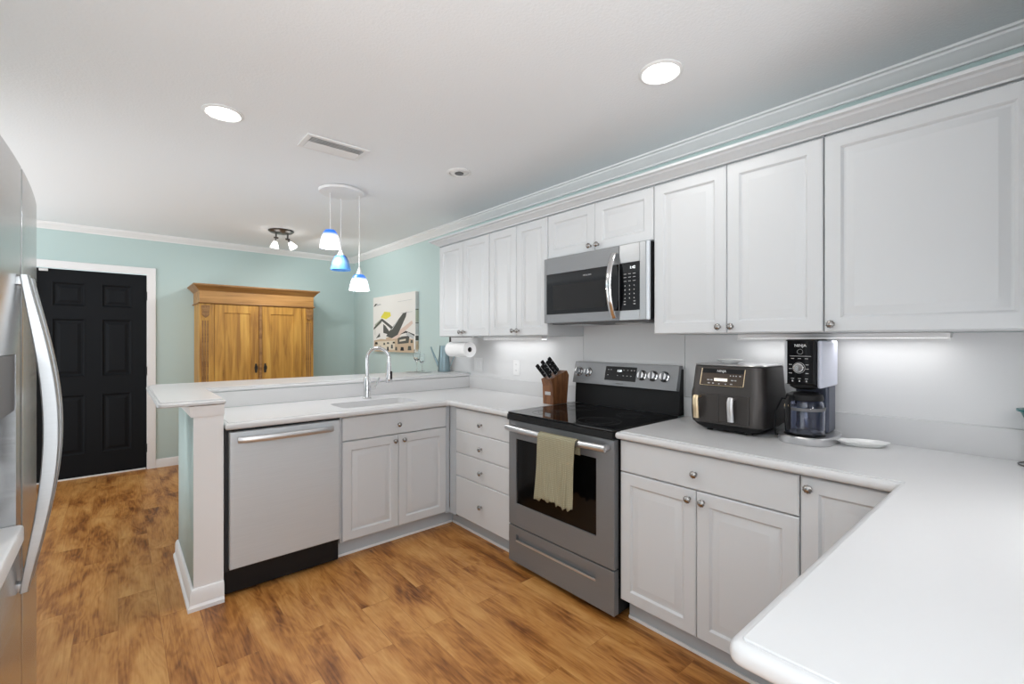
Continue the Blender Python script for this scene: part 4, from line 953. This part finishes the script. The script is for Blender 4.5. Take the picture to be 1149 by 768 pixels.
# ------------------------------------------------------------------ ceiling fixtures
def downlight(x, y, r, lit, label, power=0):
    t = thing('recessed_light', label, 'ceiling light', (x, y, ZC), 'recessed ceiling lights')
    B().lathe([(r * 0.80, -0.0005), (r, -0.0005), (r * 1.0, -0.004), (r * 0.86, -0.009), (r * 0.79, -0.005), (r * 0.80, -0.0005)], (x, y, ZC), 'Z', 40, cap=False).build('trim_ring', 'white_plastic', t)
    if lit:
        B().lathe([(0, -0.002), (r * 0.80, -0.002), (r * 0.79, -0.006), (r * 0.5, -0.012), (0, -0.014)], (x, y, ZC), 'Z', 40).build('lens', 'lamp_lens', t)
        d = area_light('lamp', (x, y, ZC - 0.018), (0, 0, 0), r * 1.5, r * 1.5, power, (1, 0.97, 0.93), t, 'DISK')
    else:
        B().lathe([(0, -0.001), (r * 0.78, -0.001), (r * 0.74, -0.004), (r * 0.5, -0.010), (r * 0.2, -0.013), (0, -0.013)], (x + 0.0, y, ZC), 'Z', 40).build('eyeball', 'white_plastic', t)
        B().lathe([(0, 0), (r * 0.36, 0), (r * 0.36, 0.003), (0, 0.003)], (x - 0.008, y - 0.012, ZC - 0.0150), 'Z', 28).build('lens', 'dark_grey', t)
downlight(0.383, 2.562, 0.088, True, 'lit recessed light over the floor left of the air vent', 9)
downlight(1.676, 0.992, 0.088, True, 'lit recessed light over the counter right of the range', 1.5)
downlight(1.683, 2.452, 0.080, False, 'small unlit recessed light nearest the wall cabinets')
# air vent
vx0, vx1, vy0, vy1 = 0.755, 1.098, 2.502, 2.700
vt = thing('air_vent', 'white louvred ceiling air vent beside the pendant cluster', 'air vent', ((vx0 + vx1) / 2, 2.6, ZC))
fw = 0.028
f_ = B()
for a in ((vx0, vx1, vy0, vy0 + fw), (vx0, vx1, vy1 - fw, vy1), (vx0, vx0 + fw, vy0 + fw, vy1 - fw), (vx1 - fw, vx1, vy0 + fw, vy1 - fw)): f_.box(*a, ZC - 0.010, ZC - 0.0005, 0.003)
f_.build('frame', 'white_plastic', vt)
B().box(vx0 + fw, vx1 - fw, vy0 + fw, vy1 - fw, ZC - 0.002, ZC - 0.0006).build('backing', 'grey_mark', vt)
n = 9
for k in range(n):
    y = vy0 + fw + 0.008 + (vy1 - vy0 - 2 * fw - 0.016) * k / (n - 1)
    ang = 0.55 if k < n // 2 else -0.75
    B().box(-(vx1 - vx0) / 2 + fw + 0.001, (vx1 - vx0) / 2 - fw - 0.001, -0.0085, 0.0085, -0.0008, 0.0008, M=Matrix.Translation(((vx0 + vx1) / 2, y, ZC - 0.0105)) @ Matrix.Rotation(ang * 0.72, 4, 'X')).build('louvre', 'white_plastic', vt)
# pendant cluster
pn = thing('pendant_light', 'cluster of three blue and white glass pendants on a round white canopy', 'pendant light', (1.236, 3.31, ZC))
B().lathe([(0, -0.0005), (0.150, -0.0005), (0.158, -0.006), (0.152, -0.022), (0.10, -0.030), (0, -0.032)], (1.236, 3.318, ZC), 'Z', 44).build('canopy', 'white_plastic', pn)
for x, y, ztop, zbot, lit in ((1.160, 3.335, 2.144, 2.012, True), (1.268, 3.42, 1.985, 1.870, False), (1.352, 3.275, 1.830, 1.712, True)):
    B().tube([(x, y, ZC - 0.028), (x, y, ztop + (0.03 if ztop < 2 else 0.001))], 0.0028, 8).build('cord', 'white_plastic', pn)
    if not (lit and ztop > 2): B().lathe([(0, 0.052), (0.006, 0.052), (0.008, 0.042), (0.012, 0.030), (0.018, 0.012), (0.026, 0.0), (0.026, -0.004), (0, -0.004)], (x, y, ztop), 'Z', 24).build('socket_cap', 'white_plastic', pn)
    hh = ztop - zbot; R0 = 0.0735
    out = [(0.020 if ztop < 2 else 0.003, 0.0), (0.034, -0.004), (0.046, -0.16 * hh), (0.058, -0.40 * hh), (0.067, -0.70 * hh), (R0, -hh)]
    sh = B().lathe(out + [(r - 0.0035, z) for r, z in reversed(out)] + [out[0]], (x, y, ztop), 'Z', 40, cap=False).build('glass_shade', 'shade_lit' if lit else 'shade_unlit', pn)
    if lit:
        B().lathe([(0, -0.02), (0.012, -0.02), (0.014, -0.045), (0.026, -0.07), (0.024, -0.09), (0.012, -0.103), (0, -0.105)], (x, y, ztop), 'Z', 20).build('bulb', 'spot_bulb', sh)
        l = bpy.data.lights.new('pendant_lamp', 'POINT'); l.energy = 4.5 if ztop < 2 else 3.5; l.shadow_soft_size = 0.03; l.color = (1, 0.98, 0.95)
        lo = bpy.data.objects.new('pendant_lamp', l); COL.objects.link(lo); lo.parent = pn; lo.location = Vector((x, y, zbot - 0.006)) - pn.location
# track spot beyond
sp = thing('spotlight_fixture', 'dark nickel ceiling fixture with two white glass spotlights', 'ceiling light', (1.23, 4.92, ZC))
B().lathe([(0, -0.0005), (0.115, -0.0005), (0.118, -0.008), (0.100, -0.022), (0.04, -0.030), (0, -0.031)], (1.232, 4.93, ZC), 'Z', 40).build('canopy', 'dark_metal', sp)
def spot_head(bx, by, dirv):
    d = Vector(dirv).normalized(); p0 = Vector((bx, by, ZC - 0.02)); p1 = p0 + Vector((0, 0, -0.058))
    hd = B().tube([p0, p1], 0.008, 10).tube([p1 - Vector((0.02, 0, 0)), p1 + Vector((0.02, 0, 0))], 0.009, 10).tube([p1 + d * 0.002, p1 + d * 0.04], 0.007, 10).build('arm', 'dark_metal', sp)
    a = Vector((0, 1, 0)); u = (a - d * a.dot(d)).normalized(); w = d.cross(u)
    A = Matrix((u, w, d)).transposed()
    B().lathe([(0, 0.036), (0.014, 0.036), (0.022, 0.050), (0.034, 0.082), (0.040, 0.104), (0.037, 0.104), (0.030, 0.096), (0, 0.094)], p1, A, 24).build('glass_shade', 'spot_bulb', hd)
    l = bpy.data.lights.new('spot_lamp', 'SPOT'); l.energy = 11; l.spot_size = 2.9; l.spot_blend = 0.5; l.shadow_soft_size = 0.03
    lo = bpy.data.objects.new('spot_lamp', l); COL.objects.link(lo); lo.parent = sp
    lo.location = p1 + d * 0.125 - sp.location; lo.rotation_euler = d.to_track_quat('-Z', 'Y').to_euler()
spot_head(1.185, 4.93, (-0.10, 0.25, -1.0))
spot_head(1.292, 4.93, (0.62, 0.25, -0.72))

# ------------------------------------------------------------------ under-cabinet lights
def strip(x, y, ln, along, label, power):
    t = thing('under_cabinet_light', label, 'under-cabinet light', (x, y, UB - 0.03), 'under-cabinet lights')
    hx_, hy2 = (0.035, ln / 2) if along == 'y' else (ln / 2, 0.035)
    B().box(x - hx_, x + hx_, y - hy2, y + hy2, UB - 0.022, UB - 0.0006, 0.004).build('housing', 'white_plastic', t)
    (B().box(x - hx_, x - hx_ + 0.003, y - hy2, y + hy2, UB - 0.032, UB - 0.0225) if along == 'y' else B().box(x - hx_, x + hx_, y + hy2 - 0.003, y + hy2, UB - 0.032, UB - 0.0225)).build('lip', 'white_plastic', t)
    B().box(x - hx_ + 0.008, x + hx_ - 0.008, y - hy2 + 0.008, y + hy2 - 0.008, UB - 0.0265, UB - 0.0222, 0.001).build('diffuser', 'strip_lens', t)
    area_light('strip_lamp', (x, y, UB - 0.030), (0, 0, 0), hx_ * 2 - 0.02, hy2 * 2 - 0.02, power, (1, 1, 1), t)
strip(2.315, 0.560, 0.75, 'y', 'slim white light strip under the cabinets above the coffee maker', 0.62)
strip(2.315, 2.63, 0.68, 'y', 'slim white light strip under the cabinets left of the microwave', 0.48)
strip(1.55, -0.262, 0.60, 'x', 'slim white light strip under the cabinet at the right edge', 2.0)
